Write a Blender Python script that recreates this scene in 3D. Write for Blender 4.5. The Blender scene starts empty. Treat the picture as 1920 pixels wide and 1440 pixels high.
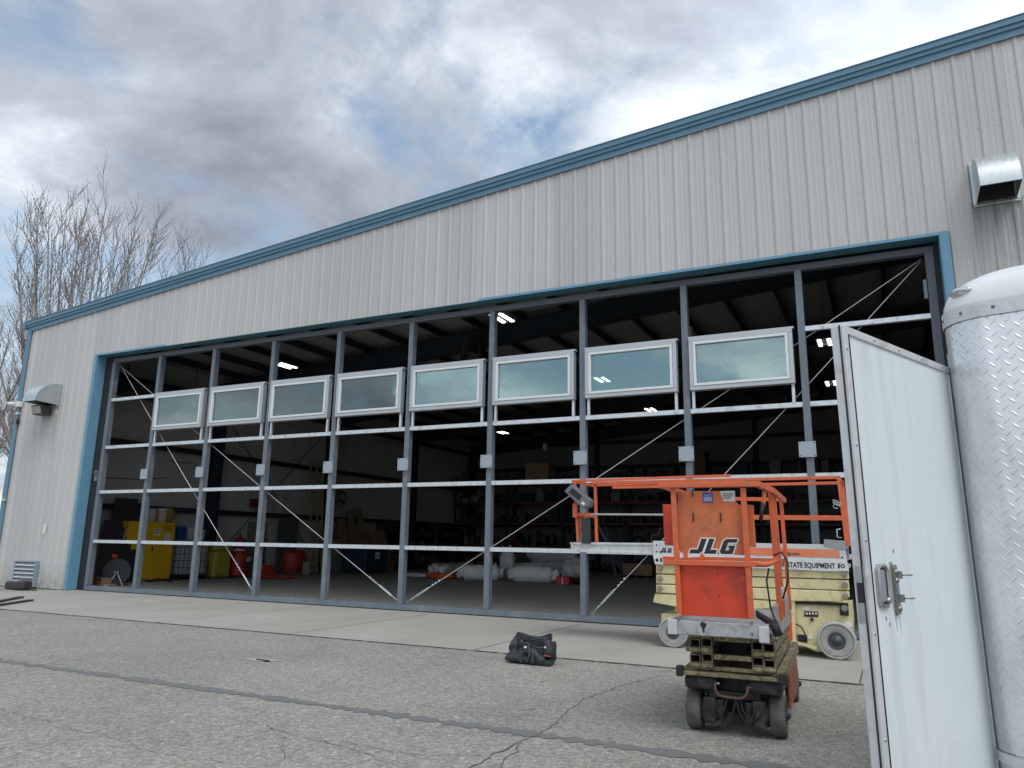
import bpy, bmesh, math, random
from mathutils import Vector, Matrix, Euler
R=math.radians; PI=math.pi
random.seed(7)
S=bpy.context.scene; COL=S.collection
# ---------------------------------------------------------------- camera
F_PX=1402.99; YAW,PIT,ROL=0.4597,0.2090,0.0159
CAM=Vector((19.995,-13.902,1.471))
def cam_axes():
    cy,sy=math.cos(YAW),math.sin(YAW);cp,sp=math.cos(PIT),math.sin(PIT)
    f=Vector((-sy*cp,cy*cp,sp)); r=Vector((cy,sy,0)); u=r.cross(f)
    c,s=math.cos(ROL),math.sin(ROL)
    return c*r+s*u, -s*r+c*u, f
AR,AU,AF=cam_axes()
cd=bpy.data.cameras.new('camera'); co=bpy.data.objects.new('camera',cd); COL.objects.link(co)
cd.sensor_width=36; cd.lens=F_PX/1920*36; cd.clip_start=.05; cd.clip_end=3000
m=Matrix.Identity(4)
for i in range(3): m[i][0]=AR[i]; m[i][1]=AU[i]; m[i][2]=-AF[i]; m[i][3]=CAM[i]
co.matrix_world=m; S.camera=co
# turn a measured photo pixel into a place in the world (on the ground, or on a known wall plane)
def ray(u,v): return AR*((u-960)/F_PX)-AU*((v-720)/F_PX)+AF
def G(u,v,z=0.0): d=ray(u,v); return CAM+d*((z-CAM.z)/d.z)
def FY(u,v,y): d=ray(u,v); return CAM+d*((y-CAM.y)/d.y)
def FX(u,v,x): d=ray(u,v); return CAM+d*((x-CAM.x)/d.x)
# ---------------------------------------------------------------- materials
MATS={}
def newmat(name):
    m=bpy.data.materials.new(name); m.use_nodes=True; nt=m.node_tree
    return m,nt,nt.nodes,nt.links,nt.nodes['Principled BSDF']
def nd(nt,t,**kw):
    n=nt.nodes.new(t)
    for k,v in kw.items():
        if k in n.inputs.keys(): n.inputs[k].default_value=v
        else: setattr(n,k,v)
    return n
def c4(c): return (c[0],c[1],c[2],1)
def mathn(nt,op,a,b=None,c=None):
    n=nt.nodes.new('ShaderNodeMath'); n.operation=op
    for i,x in enumerate((a,b,c)):
        if x is None: continue
        if isinstance(x,(int,float)): n.inputs[i].default_value=x
        else: nt.links.new(x,n.inputs[i])
    return n.outputs[0]
def ramp(nt,fac,stops):
    r=nt.nodes.new('ShaderNodeValToRGB'); e=r.color_ramp.elements
    while len(e)<len(stops): e.new(.5)
    for k,(p,c) in enumerate(stops):
        e[k].position=p; e[k].color=c4(c) if not isinstance(c,(int,float)) else (c,c,c,1)
    nt.links.new(fac,r.inputs[0]); return r.outputs[0]
def mixc(nt,fac,a,b,mode='MIX'):
    n=nt.nodes.new('ShaderNodeMix'); n.data_type='RGBA'; n.blend_type=mode
    for i,x in ((0,fac),(6,a),(7,b)):
        if isinstance(x,(int,float)): n.inputs[i].default_value=x
        elif isinstance(x,(tuple,list)): n.inputs[i].default_value=c4(x)
        else: nt.links.new(x,n.inputs[i])
    return n.outputs[2]
def noise(nt,scale,detail=4,rough=.55,vec=None,stretch=None,dist=0):
    if vec is None:
        tc=nt.nodes.new('ShaderNodeTexCoord'); vec=tc.outputs['Object']
    if stretch:
        mp=nt.nodes.new('ShaderNodeMapping'); mp.inputs['Scale'].default_value=stretch
        nt.links.new(vec,mp.inputs[0]); vec=mp.outputs[0]
    n=nd(nt,'ShaderNodeTexNoise',Scale=scale,Detail=detail,Roughness=rough,Distortion=dist)
    nt.links.new(vec,n.inputs['Vector']); return n.outputs['Fac']
def mat(name,col,rough=.6,metal=0.,var=.12,scale=3.,dirt=None,dirt_amt=.5,dirt_scale=4.,bump=0.,bscale=60.,spec=.5,stretch=None,emit=None,coat=0,chips=None,chip_lo=.66):
    if name in MATS: return MATS[name]
    m,nt,N,L,b=newmat(name)
    f=noise(nt,scale,6,.6,stretch=stretch)
    base=mixc(nt,f,[c*(1-var*1.6) for c in col],[min(1,c*(1+var*1.6)) for c in col])
    if dirt:
        g=noise(nt,dirt_scale,8,.68,dist=.4)
        g=ramp(nt,g,[(max(0,.62-dirt_amt*.35),0),(min(1,.78-dirt_amt*.2),1)])
        base=mixc(nt,g,base,dirt)
        rr=ramp(nt,g,[(0,rough),(1,min(1,rough+.25))]); L.new(rr,b.inputs['Roughness'])
    else:
        rr=ramp(nt,f,[(.3,max(0,rough-.08)),(.7,min(1,rough+.08))]); L.new(rr,b.inputs['Roughness'])
    if chips:
        h1=noise(nt,28,6,.75,dist=1.2); h2=noise(nt,5,3,.6)
        cf=mathn(nt,'MULTIPLY',ramp(nt,h1,[(chip_lo,0),(chip_lo+.03,1)]),ramp(nt,h2,[(.4,.15),(.6,1)])); base=mixc(nt,cf,base,chips)
    L.new(base,b.inputs['Base Color']); b.inputs['Metallic'].default_value=metal
    b.inputs['Specular IOR Level'].default_value=spec
    if coat: b.inputs['Coat Weight'].default_value=coat
    if bump:
        h=noise(nt,bscale,4,.6); bp=nd(nt,'ShaderNodeBump',Strength=min(1,bump),Distance=.004); L.new(h,bp.inputs['Height']); L.new(bp.outputs[0],b.inputs['Normal'])
    if emit: b.inputs['Emission Color'].default_value=c4(col); b.inputs['Emission Strength'].default_value=emit
    MATS[name]=m; return m
# ---------------------------------------------------------------- mesh helpers
OFF={}
def tag(o,label=None,cat=None,group=None,kind=None):
    if label: o['label']=label
    if cat: o['category']=cat
    if group: o['group']=group
    if kind: o['kind']=kind
    return o
def thing(name,label,cat,loc=(0,0,0),rotz=0,group=None,local=False):
    o=bpy.data.objects.new(name,None); COL.objects.link(o); o.empty_display_size=.2
    o.location=loc; o.rotation_euler=(0,0,rotz); OFF[o.name]=Vector((0,0,0)) if local else Vector(loc)
    return tag(o,label,cat,group)
class MB:
    def __init__(s): s.bm=bmesh.new(); s.M=None
    def _v(s,p): return s.bm.verts.new(s.M@Vector(p) if s.M else Vector(p))
    def face(s,pts):
        try: return s.bm.faces.new([s._v(p) for p in pts])
        except ValueError: return None
    def hexa(s,P):   # 8 points: bottom 4 ccw, top 4 ccw
        v=[s._v(p) for p in P]
        for f in ((3,2,1,0),(4,5,6,7),(0,1,5,4),(1,2,6,5),(2,3,7,6),(3,0,4,7)): s.bm.faces.new([v[i] for i in f])
        return s
    def box(s,x0,x1,y0,y1,z0,z1):
        return s.hexa([(x0,y0,z0),(x1,y0,z0),(x1,y1,z0),(x0,y1,z0),(x0,y0,z1),(x1,y0,z1),(x1,y1,z1),(x0,y1,z1)])
    def rbox(s,x0,x1,y0,y1,z0,z1,b=.01,seg=2):
        t=bmesh.new(); mm=Matrix.Translation(((x0+x1)/2,(y0+y1)/2,(z0+z1)/2))@Matrix.Diagonal((x1-x0,y1-y0,z1-z0,1))
        bmesh.ops.create_cube(t,size=1,matrix=mm)
        bmesh.ops.bevel(t,geom=t.edges[:],offset=b,segments=seg,affect='EDGES',profile=.5)
        return s.join(t)
    def join(s,t):
        mp={}
        for v in t.verts: mp[v]=s._v(v.co)
        for f in t.faces:
            try:
                g=s.bm.faces.new([mp[v] for v in f.verts]); g.smooth=f.smooth
            except ValueError: pass
        t.free(); return s
    def bar(s,a,b,w,h=None,up=(0,0,1)):   # square bar between two points
        a=Vector(a);b=Vector(b);d=(b-a).normalized();u=Vector(up)
        if abs(d.dot(u))>.98: u=Vector((0,1,0))
        x=d.cross(u).normalized();u=x.cross(d).normalized(); h=h or w
        P=[]
        for p in (a,b):
            for sx,su in ((-1,-1),(1,-1),(1,1),(-1,1)): P.append(p+x*sx*w/2+u*su*h/2)
        return s.hexa(P)
    def cyl(s,a,b,r,r2=None,n=12,cap=True,smooth=True):
        a=Vector(a);b=Vector(b);d=(b-a).normalized(); r2=r if r2 is None else r2
        u=Vector((0,0,1)) if abs(d.z)<.9 else Vector((1,0,0))
        x=d.cross(u).normalized();y=d.cross(x)
        A=[s._v(a+(x*math.cos(2*PI*i/n)+y*math.sin(2*PI*i/n))*r) for i in range(n)]
        B=[s._v(b+(x*math.cos(2*PI*i/n)+y*math.sin(2*PI*i/n))*r2) for i in range(n)]
        for i in range(n):
            f=s.bm.faces.new((A[i],A[(i+1)%n],B[(i+1)%n],B[i])); f.smooth=smooth
        if cap: s.bm.faces.new(A[::-1]); s.bm.faces.new(B)
        return s
    def tube(s,pts,r,n=8,taper=None,cap=True):
        pts=[Vector(p) for p in pts]; rings=[]; prev=None
        for i,p in enumerate(pts):
            d=(pts[min(i+1,len(pts)-1)]-pts[max(i-1,0)])
            d=d.normalized() if d.length>1e-9 else Vector((0,0,1))
            if prev is None:
                u=Vector((0,0,1)) if abs(d.z)<.9 else Vector((1,0,0)); x=d.cross(u).normalized()
            else: x=(prev-d*prev.dot(d)).normalized()
            prev=x; y=d.cross(x); rr=r if taper is None else taper[i]
            rings.append([s._v(p+(x*math.cos(2*PI*k/n)+y*math.sin(2*PI*k/n))*rr) for k in range(n)])
        for A,B in zip(rings,rings[1:]):
            for k in range(n):
                f=s.bm.faces.new((A[k],A[(k+1)%n],B[(k+1)%n],B[k])); f.smooth=True
        if cap: s.bm.faces.new(rings[0][::-1]); s.bm.faces.new(rings[-1])
        return s
    def lathe(s,c,axis,prof,n=24,smooth=True):  # prof: list of (radius, distance along axis)
        c=Vector(c);d=Vector(axis).normalized(); u=Vector((0,0,1)) if abs(d.z)<.9 else Vector((1,0,0))
        x=d.cross(u).normalized();y=d.cross(x);rings=[]
        for r,t in prof:
            if r<1e-5: rings.append([s._v(c+d*t)])
            else: rings.append([s._v(c+d*t+(x*math.cos(2*PI*k/n)+y*math.sin(2*PI*k/n))*r) for k in range(n)])
        for A,B in zip(rings,rings[1:]):
            for k in range(n):
                j=(k+1)%n
                if len(A)==1 and len(B)==1: continue
                q=(A[0],B[j],B[k]) if len(A)==1 else ((A[k],A[j],B[0]) if len(B)==1 else (A[k],A[j],B[j],B[k]))
                f=s.bm.faces.new(q); f.smooth=smooth
        return s
    def prism(s,poly,fn,t0,t1):  # 2d polygon extruded; fn(a,b,t)->point
        A=[s._v(fn(a,b,t0)) for a,b in poly];B=[s._v(fn(a,b,t1)) for a,b in poly];n=len(A)
        s.bm.faces.new(A[::-1]);s.bm.faces.new(B)
        for i in range(n): s.bm.faces.new((A[i],A[(i+1)%n],B[(i+1)%n],B[i]))
        return s
    def build(s,name,m,parent=None,label=None,cat=None,group=None,kind=None,bevel=0,normals=True):
        if normals: bmesh.ops.recalc_face_normals(s.bm,faces=s.bm.faces[:])
        me=bpy.data.meshes.new(name)
        o=bpy.data.objects.new(name,me); COL.objects.link(o)
        if parent is not None:
            off=OFF.get(parent.name,Vector((0,0,0))); o.parent=parent; OFF[o.name]=off
            if off.length>0: bmesh.ops.translate(s.bm,verts=s.bm.verts[:],vec=-off)
        elif kind!='structure' and len(s.bm.verts):
            xs=[v.co for v in s.bm.verts]
            c=Vector(((min(v.x for v in xs)+max(v.x for v in xs))/2,(min(v.y for v in xs)+max(v.y for v in xs))/2,min(v.z for v in xs)))
            bmesh.ops.translate(s.bm,verts=s.bm.verts[:],vec=-c); o.location=c; OFF[o.name]=c
        s.bm.to_mesh(me); s.bm.free()
        if m: me.materials.append(m)
        if bevel:
            md=o.modifiers.new('bevel','BEVEL'); md.width=bevel; md.segments=2; md.limit_method='ANGLE'; md.angle_limit=R(50)
        tag(o,label,cat,group,kind); return o
def copy_tree(o,parent=None,label=None):
    c=o.copy(); COL.objects.link(c); c.parent=parent; OFF[c.name]=OFF.get(o.name,Vector((0,0,0)))
    if label: c['label']=label
    for ch in [x for x in o.children if not x.get('_cp')]: copy_tree(ch,c)
    return c
def text_mb(mb,body,size,fn,depth=.002,shear=0,bold=.0):
    cu=bpy.data.curves.new('t','FONT'); cu.body=body; cu.size=size; cu.shear=shear; cu.offset=bold; cu.resolution_u=3; cu.extrude=depth/2; cu.align_x='CENTER'
    ob=bpy.data.objects.new('t',cu); COL.objects.link(ob); dg=bpy.context.evaluated_depsgraph_get()
    me=bpy.data.meshes.new_from_object(ob.evaluated_get(dg))
    t=bmesh.new(); t.from_mesh(me)
    for v in t.verts: v.co=fn(v.co.x,v.co.y,v.co.z+depth/2)
    mb.join(t); bpy.data.objects.remove(ob); bpy.data.curves.remove(cu); bpy.data.meshes.remove(me); return mb
JL={'J':[(0,0),(.72,0),(.9,.16),(.9,1),(.48,1),(.48,.3),(0,.3)],
    'L':[(0,0),(.84,0),(.84,.3),(.4,.3),(.4,1),(0,1)],
    'G':[(.0,.18),(.16,0),(.95,0),(.95,.58),(.46,.58),(.46,.4),(.56,.4),(.56,.27),(.4,.27),(.4,.73),(.95,.73),(.95,1),(.16,1),(0,.84)]}
def logo(mbk,mbw,w,h,fn,d=.002):
    x=0; sc=w/(3.0+.42)
    for ch in 'JLG':
        P=[((x+a)*sc+.42*sc*b*1.0,b*h) for a,b in JL[ch]]
        mbk.prism(P,fn,0,d)
        if mbw is not None:
            n=len(P)
            for i in range(n):
                a=Vector((*P[i],0));b=Vector((*P[(i+1)%n],0)); e=(b-a).normalized(); q=Vector((e.y,-e.x,0)); t=.055*h
                quad=[a-e*t*.5+q*t,b+e*t*.5+q*t,b+e*t*.5-q*t*.3,a-e*t*.5-q*t*.3]
                mbw.prism([(p.x,p.y) for p in quad],fn,d*.2,d*1.3)
        x+=1.02
# shared materials
galv=mat('galvanised_steel',(.66,.69,.71),.42,.5,.14,14,dirt=(.4,.41,.42),dirt_amt=.3,dirt_scale=9)
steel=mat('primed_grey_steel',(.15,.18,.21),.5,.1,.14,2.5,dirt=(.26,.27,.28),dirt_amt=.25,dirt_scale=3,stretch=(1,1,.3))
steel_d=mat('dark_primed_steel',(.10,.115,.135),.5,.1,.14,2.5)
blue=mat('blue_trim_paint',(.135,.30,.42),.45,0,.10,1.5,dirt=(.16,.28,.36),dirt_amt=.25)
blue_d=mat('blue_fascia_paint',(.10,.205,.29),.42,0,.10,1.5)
blackm=mat('black_rubber',(.018,.018,.02),.7,0,.2)
dark=mat('dark_iron_paint',(.02,.03,.042),.6,0,.2)
white=mat('white_aluminium',(.72,.73,.73),.4,.2,.05,5)
orange=mat('orange_paint',(.72,.125,.035),.5,0,.18,6,dirt=(.44,.15,.09),dirt_amt=.5,dirt_scale=14,bump=.15,bscale=90,chips=(.16,.08,.05),chip_lo=.62)
orange_d=mat('faded_brown_orange',(.66,.165,.055),.6,0,.22,5,dirt=(.40,.14,.07),dirt_amt=.5,dirt_scale=6,chips=(.60,.22,.13),chip_lo=.60)
red_p=mat('bright_red_orange',(.70,.06,.018),.45,0,.14,3,dirt=(.40,.05,.03),dirt_amt=.5,dirt_scale=5,chips=(.16,.03,.02),chip_lo=.68)
cream=mat('cream_machine_paint',(.68,.60,.33),.5,0,.10,5,dirt=(.42,.35,.2),dirt_amt=.3,dirt_scale=8,chips=(.20,.15,.09),chip_lo=.69)
cream_d=mat('dirty_cream_paint',(.30,.25,.14),.7,0,.3,14,dirt=(.06,.055,.04),dirt_amt=.7,dirt_scale=16)
alum=mat('dull_aluminium',(.50,.51,.52),.42,.55,.14,9,dirt=(.25,.25,.25),dirt_amt=.4,dirt_scale=12)
alum_l=mat('pale_aluminium',(.62,.63,.63),.45,.3,.08,9,dirt=(.42,.43,.43),dirt_amt=.35,dirt_scale=8)
tyre=mat('grey_solid_tyre',(.085,.08,.075),.85,0,.15,12,dirt=(.15,.145,.135),dirt_amt=.4,bump=.3,bscale=50)
tyre_l=mat('pale_dusty_tyre',(.42,.41,.39),.85,0,.1,8,dirt=(.3,.29,.27),dirt_amt=.4)
white_p=mat('white_plastic',(.72,.72,.70),.5,0,.06,4)
black_l=mat('black_lettering',(.015,.015,.02),.5,0,.1)
wood=mat('plywood',(.36,.24,.13),.75,0,.2,5,stretch=(1,1,.15))
card=mat('cardboard',(.36,.25,.15),.85,0,.1)
# ================================================================ ground
def mk_asphalt():
    m,nt,N,L,b=newmat('asphalt')
    tc=nt.nodes.new('ShaderNodeTexCoord'); o=tc.outputs['Object']
    big=noise(nt,.35,5,.6,o); mid=noise(nt,2.2,5,.6,o,dist=.5)
    base=mixc(nt,ramp(nt,big,[(.35,0),(.65,1)]),(.278,.268,.248),(.35,.336,.306))
    base=mixc(nt,ramp(nt,mid,[(.45,0),(.75,.6)]),base,(.345,.32,.275))
    st=ramp(nt,noise(nt,.9,6,.7,o,stretch=(1,1.7,1),dist=1),[(.6,0),(.7,.45)])
    base=mixc(nt,st,base,(.175,.175,.178))
    v=nd(nt,'ShaderNodeTexVoronoi',Scale=62.); L.new(o,v.inputs['Vector'])
    sp=ramp(nt,v.outputs['Color'],[(.1,.6),(.55,.95),(.85,1.1),(1,1.8)])
    v2=nd(nt,'ShaderNodeTexVoronoi',Scale=30.); L.new(o,v2.inputs['Vector'])
    sp2=ramp(nt,v2.outputs['Color'],[(.1,.82),(.6,1.),(1,1.25)])
    base=mixc(nt,1.,base,sp,'MULTIPLY'); base=mixc(nt,1.,base,sp2,'MULTIPLY')
    # hairline crazing
    w=noise(nt,1.3,4,.6,o); mp=nt.nodes.new('ShaderNodeVectorMath'); mp.operation='MULTIPLY_ADD'
    cmb=nt.nodes.new('ShaderNodeCombineXYZ'); L.new(w,cmb.inputs[0]); L.new(mid,cmb.inputs[1])
    L.new(cmb.outputs[0],mp.inputs[0]); mp.inputs[1].default_value=(.9,.9,0); L.new(o,mp.inputs[2])
    ve=nd(nt,'ShaderNodeTexVoronoi',Scale=.75,feature='DISTANCE_TO_EDGE'); L.new(mp.outputs[0],ve.inputs['Vector'])
    cr=ramp(nt,ve.outputs['Distance'],[(0.002,1),(.008,0)])
    msk=ramp(nt,noise(nt,.5,3,.6,o),[(.54,0),(.66,1)])
    cf=mathn(nt,'MULTIPLY',cr,msk); base=mixc(nt,mathn(nt,'MULTIPLY',cf,.5),base,(.04,.04,.042))
    vo=nd(nt,'ShaderNodeTexVoronoi',Scale=.85); L.new(mp.outputs[0],vo.inputs['Vector']); oil=mathn(nt,'MULTIPLY',ramp(nt,vo.outputs['Distance'],[(.05,1),(.17,0)]),ramp(nt,noise(nt,3.,4,.6,o),[(.5,0),(.62,1)])); base=mixc(nt,mathn(nt,'MULTIPLY',oil,.55),base,(.075,.073,.07))
    L.new(base,b.inputs['Base Color']); b.inputs['Roughness'].default_value=.88; b.inputs['Specular IOR Level'].default_value=.3
    bp=nd(nt,'ShaderNodeBump',Strength=.6,Distance=.004); L.new(v.outputs['Distance'],bp.inputs['Height']); L.new(bp.outputs[0],b.inputs['Normal'])
    return m
def mk_concrete(name,c1,c2,c3,streak=(1,.35,1)):
    m,nt,N,L,b=newmat(name)
    tc=nt.nodes.new('ShaderNodeTexCoord'); o=tc.outputs['Object']
    base=mixc(nt,ramp(nt,noise(nt,.7,6,.65,o,stretch=streak,dist=.6),[(.3,0),(.7,1)]),c1,c2)
    base=mixc(nt,ramp(nt,noise(nt,5,8,.7,o),[(.4,0),(.8,.6)]),base,c3)
    base=mixc(nt,ramp(nt,noise(nt,1.6,7,.7,o,stretch=(.5,2.2,1),dist=1.2),[(.55,0),(.72,.5)]),base,[x*.72 for x in c1])
    fine=ramp(nt,noise(nt,130,3,.6,o),[(.2,.86),(.8,1.12)]); base=mixc(nt,1.,base,fine,'MULTIPLY')
    L.new(base,b.inputs['Base Color']); b.inputs['Roughness'].default_value=.8; b.inputs['Specular IOR Level'].default_value=.35
    bp=nd(nt,'ShaderNodeBump',Strength=.25,Distance=.003); L.new(noise(nt,60,5,.7,o),bp.inputs['Height']); L.new(bp.outputs[0],b.inputs['Normal'])
    return m
asph=mk_asphalt()
conc=mk_concrete('apron_concrete',(.32,.31,.275),(.41,.397,.36),(.355,.343,.31))
slab=mk_concrete('slab_concrete',(.28,.275,.25),(.36,.35,.32),(.31,.30,.275))
MB().box(-600,600,-600,600,-.5,0).build('ground',asph,kind='structure')
EDGE=-4.37
g=MB(); g.box(-.55,60,EDGE,-.30,-.1,.012); g.box(-.22,21.16,-.30,.1,-.1,.010); g.box(-9,-.55,EDGE,-1.55,-.1,.012); g.build('pavement',conc,kind='structure')
MB().box(-3.7,34,.1,28,-.1,.008).build('floor',slab,kind='structure')
# joints in the apron, dark edge, sealed strip, cracks, patches
def ribbon(pts,w,z,mb,jag=0,rnd=None):
    rnd=rnd or random; L_=[];Rr=[]
    P=[Vector((p[0],p[1],0)) for p in pts]
    Q=[]
    for a,b in zip(P,P[1:]):
        n=max(1,int((b-a).length/.05)) if jag else 1
        for k in range(n): Q.append(a.lerp(b,k/n))
    Q.append(P[-1])
    if jag:
        dx=dy=0
        for i in range(1,len(Q)-1):
            dx=dx*.8+rnd.uniform(-jag,jag); dy=dy*.8+rnd.uniform(-jag,jag); Q[i]=Q[i]+Vector((dx,dy,0))
    for i,p in enumerate(Q):
        d=(Q[min(i+1,len(Q)-1)]-Q[max(i-1,0)]).normalized(); n=Vector((-d.y,d.x,0)); ww=w*(rnd.uniform(.3,1.5) if jag else 1)/2
        L_.append(p+n*ww);Rr.append(p-n*ww)
    for i in range(len(Q)-1):
        mb.face([(*L_[i].xy,z),(*Rr[i].xy,z),(*Rr[i+1].xy,z),(*L_[i+1].xy,z)])
j=MB()
for (u0,v0),(u1,v1) in (((890,1220),(1000,1180)),((570,1186),(790,1152)),((325,1165),(480,1141))):
    a=G(u0,v0);x=a.x; ribbon([(x,EDGE,0),(x+.02,-.3,0)],.013,.016,j)
ribbon([(19.6,EDGE,0),(19.6,-.3,0)],.013,.016,j)
ribbon([(-9,EDGE-.008,0),(60,EDGE-.008,0)],.028,.013,j,.003)
j.build('pavement_joints',mat('joint_filler',(.06,.058,.055),.9),kind='structure')
def mk_seal():
    m,nt,N,L,b=newmat('old_tar_seal'); f=noise(nt,40,5,.7)
    L.new(mixc(nt,f,(.13,.13,.132),(.19,.19,.19)),b.inputs['Base Color']); b.inputs['Roughness'].default_value=.75; return m
sl=MB(); ribbon([(-30,-8.09,0),(45,-8.17,0)],.15,.004,sl,.002,random.Random(3)); sl.build('sealed_crack_line',mk_seal(),kind='structure')
gr=MB(); rg_=random.Random(77)
for k in range(420):
    t=rg_.random(); x=rg_.uniform(6,19.6); y=(EDGE-abs(rg_.gauss(0,.12))) if t<.45 else rg_.uniform(-11.5,EDGE-.1); r=rg_.uniform(.004,.012)*(1.3 if t<.45 else 1)
    gr.lathe((x,y,-.001),(0,0,1),[(r,0),(r*.9,r*.6),(0,r*.95)],5,False)
gr.build('loose_grit',mat('grit_stone',(.30,.29,.27),.9,0,.5,60),kind='stuff',label='scattered small stones on the asphalt',cat='gravel')
cr=MB(); rr=random.Random(11)
for line,w in (([(880,1440),(960,1400),(1000,1383),(1060,1340),(1100,1310),(1180,1283),(1246,1267)],.02),
          ([(940,1440),(970,1412),(978,1395)],.016),([(980,1392),(900,1420),(860,1418),(770,1414),(640,1393)],.012),([(1060,1355),(960,1345),(900,1338),(840,1330),(770,1318)],.008),
          ([(500,1360),(560,1385),(640,1400),(700,1420)],.014),([(0,1330),(60,1345),(120,1362),(210,1385),(290,1410),(420,1432)],.009),([(230,1392),(330,1380),(440,1360),(520,1320)],.008),([(0,1425),(110,1390)],.010),
          ([(500,1440),(530,1420),(535,1380)],.009),([(640,1440),(700,1425),(770,1440)],.009)):
    ribbon([G(*p) for p in line],w*.42,.005,cr,.019,rr)
cr.build('asphalt_cracks',mat('crack_fill',(.095,.092,.087),.95),kind='structure')
def blob(mb,c,rx,ry,z,n=40,seed=0,amp=.25):
    r_=random.Random(seed); ph=[r_.uniform(0,6.3) for _ in range(6)]; pts=[]
    for k in range(n):
        a=2*PI*k/n; s=1+amp*sum(math.sin((q+2)*a+ph[q])/(q+1.5) for q in range(6))
        pts.append((c[0]+rx*s*math.cos(a),c[1]+ry*s*math.sin(a),z))
    mb.face(pts)
p=MB(); blob(p,G(490,1238),.24,.10,.005,seed=2); blob(p,G(165,1160),.3,.07,.005,seed=5); blob(p,G(105,1245),.16,.012,.005,seed=6);blob(p,G(262,1270),.10,.014,.005,seed=8)
p.build('concrete_patches',mat('pale_mortar',(.36,.35,.31),.9,0,.2,20),kind='structure')
p=MB(); blob(p,G(494,1239),.12,.045,.009,seed=12,amp=.4); p.build('patch_hole',mat('hole_dark',(.035,.035,.036),.95),kind='structure')  # small flat dark blob in the middle of the patch
# ================================================================ hangar building
WY=-.25; XL,XR=-3.72,40.
def ztop(x): return 8.06+(x+3.6)*.0838
OX0,OX1,OZ=-.20,21.16,6.60
def mk_clad():
    m,nt,N,L,b=newmat('warm_grey_cladding')
    tc=nt.nodes.new('ShaderNodeTexCoord'); o=tc.outputs['Object']
    f=noise(nt,.5,5,.6,o); s=noise(nt,3,6,.7,o,stretch=(2.2,1,.12)); fi=noise(nt,30,3,.6,o,stretch=(1,1,.25))
    base=mixc(nt,f,(.465,.452,.435),(.535,.522,.503)); base=mixc(nt,ramp(nt,s,[(.5,0),(.85,.55)]),base,(.36,.355,.345))
    base=mixc(nt,ramp(nt,fi,[(.5,0),(.9,.35)]),base,(.58,.58,.57))
    # each sheet has weathered a little differently
    spx=nt.nodes.new('ShaderNodeSeparateXYZ'); L.new(o,spx.inputs[0])
    wnn=nt.nodes.new('ShaderNodeTexWhiteNoise'); wnn.noise_dimensions='1D'; L.new(mathn(nt,'FLOOR',mathn(nt,'DIVIDE',spx.outputs[0],.915)),wnn.inputs['W'])
    base=mixc(nt,1.,base,ramp(nt,wnn.outputs['Value'],[(0,.93),(1,1.05)]),'MULTIPLY')
    # soot and grime running down below the two vent hoods, splash dirt at the foot
    st=noise(nt,9,5,.7,o,stretch=(1,1,.05))
    def zone(cx,hw,z1,z0):
        ax=ramp(nt,mathn(nt,'DIVIDE',mathn(nt,'ABSOLUTE',mathn(nt,'SUBTRACT',spx.outputs[0],cx)),hw),[(.75,1),(1,0)])
        az=nt.nodes.new('ShaderNodeMapRange'); L.new(spx.outputs[2],az.inputs[0]); az.inputs[1].default_value=z0; az.inputs[2].default_value=z1
        az2=mathn(nt,'MULTIPLY',az.outputs[0],mathn(nt,'LESS_THAN',spx.outputs[2],z1)); return mathn(nt,'MULTIPLY',ax,az2)
    for cx,hw,z1,z0,am in ((22.03-10.5,.42,7.1,5.2,1.),(-2.05-10.5,.40,5.0,3.6,.6)):
        zf=mathn(nt,'MULTIPLY',mathn(nt,'MULTIPLY',zone(cx,hw,z1,z0),ramp(nt,st,[(.38,.25),(.62,1)])),am); base=mixc(nt,zf,base,(.15,.15,.15))
    foot=nt.nodes.new('ShaderNodeMapRange'); L.new(spx.outputs[2],foot.inputs[0]); foot.inputs[1].default_value=.75; foot.inputs[2].default_value=0.0
    base=mixc(nt,mathn(nt,'MULTIPLY',foot.outputs[0],ramp(nt,noise(nt,6,6,.7,o),[(.4,.1),(.65,.8)])),base,(.24,.22,.19))
    L.new(base,b.inputs['Base Color']); b.inputs['Roughness'].default_value=.5; b.inputs['Specular IOR Level'].default_value=.4
    return m
clad=mk_clad()
def corr(mb,x0,x1,zb,y,zt=None,out=-1):
    xs=[]; k=math.floor(x0/.305); 
    while k*.305<x1+.01:
        c=k*.305
        for dx,h in ((-.043,0),(-.018,.022),(.018,.022),(.043,0),(.095,0),(.107,.004),(.122,.004),(.134,0),(.183-.012,0),(.183,.004),(.198,.004),(.210,0)):
            x=c+dx
            if x0<=x<=x1: xs.append((x,h))
        k+=1
    xs=[(x0,0)]+xs+[(x1,0)]
    B=[mb._v((x,y+out*h,zb)) for x,h in xs]; T=[mb._v((x,y+out*h,(zt(x) if zt else ztop(x)-.1))) for x,h in xs]
    for i in range(len(xs)-1): mb.bm.faces.new((B[i],B[i+1],T[i+1],T[i]))
BLD=thing('hangar_building','long grey ribbed metal hangar with blue trim and a wide open doorway','building',(10.5,WY,0))
w=MB(); corr(w,XL,OX0-.11,.02,WY); corr(w,OX1+.13,XR,.02,WY); corr(w,OX0-.11,OX1+.13,OZ+.012,WY)
w.build('front_wall',clad,BLD,normals=False)
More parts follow.
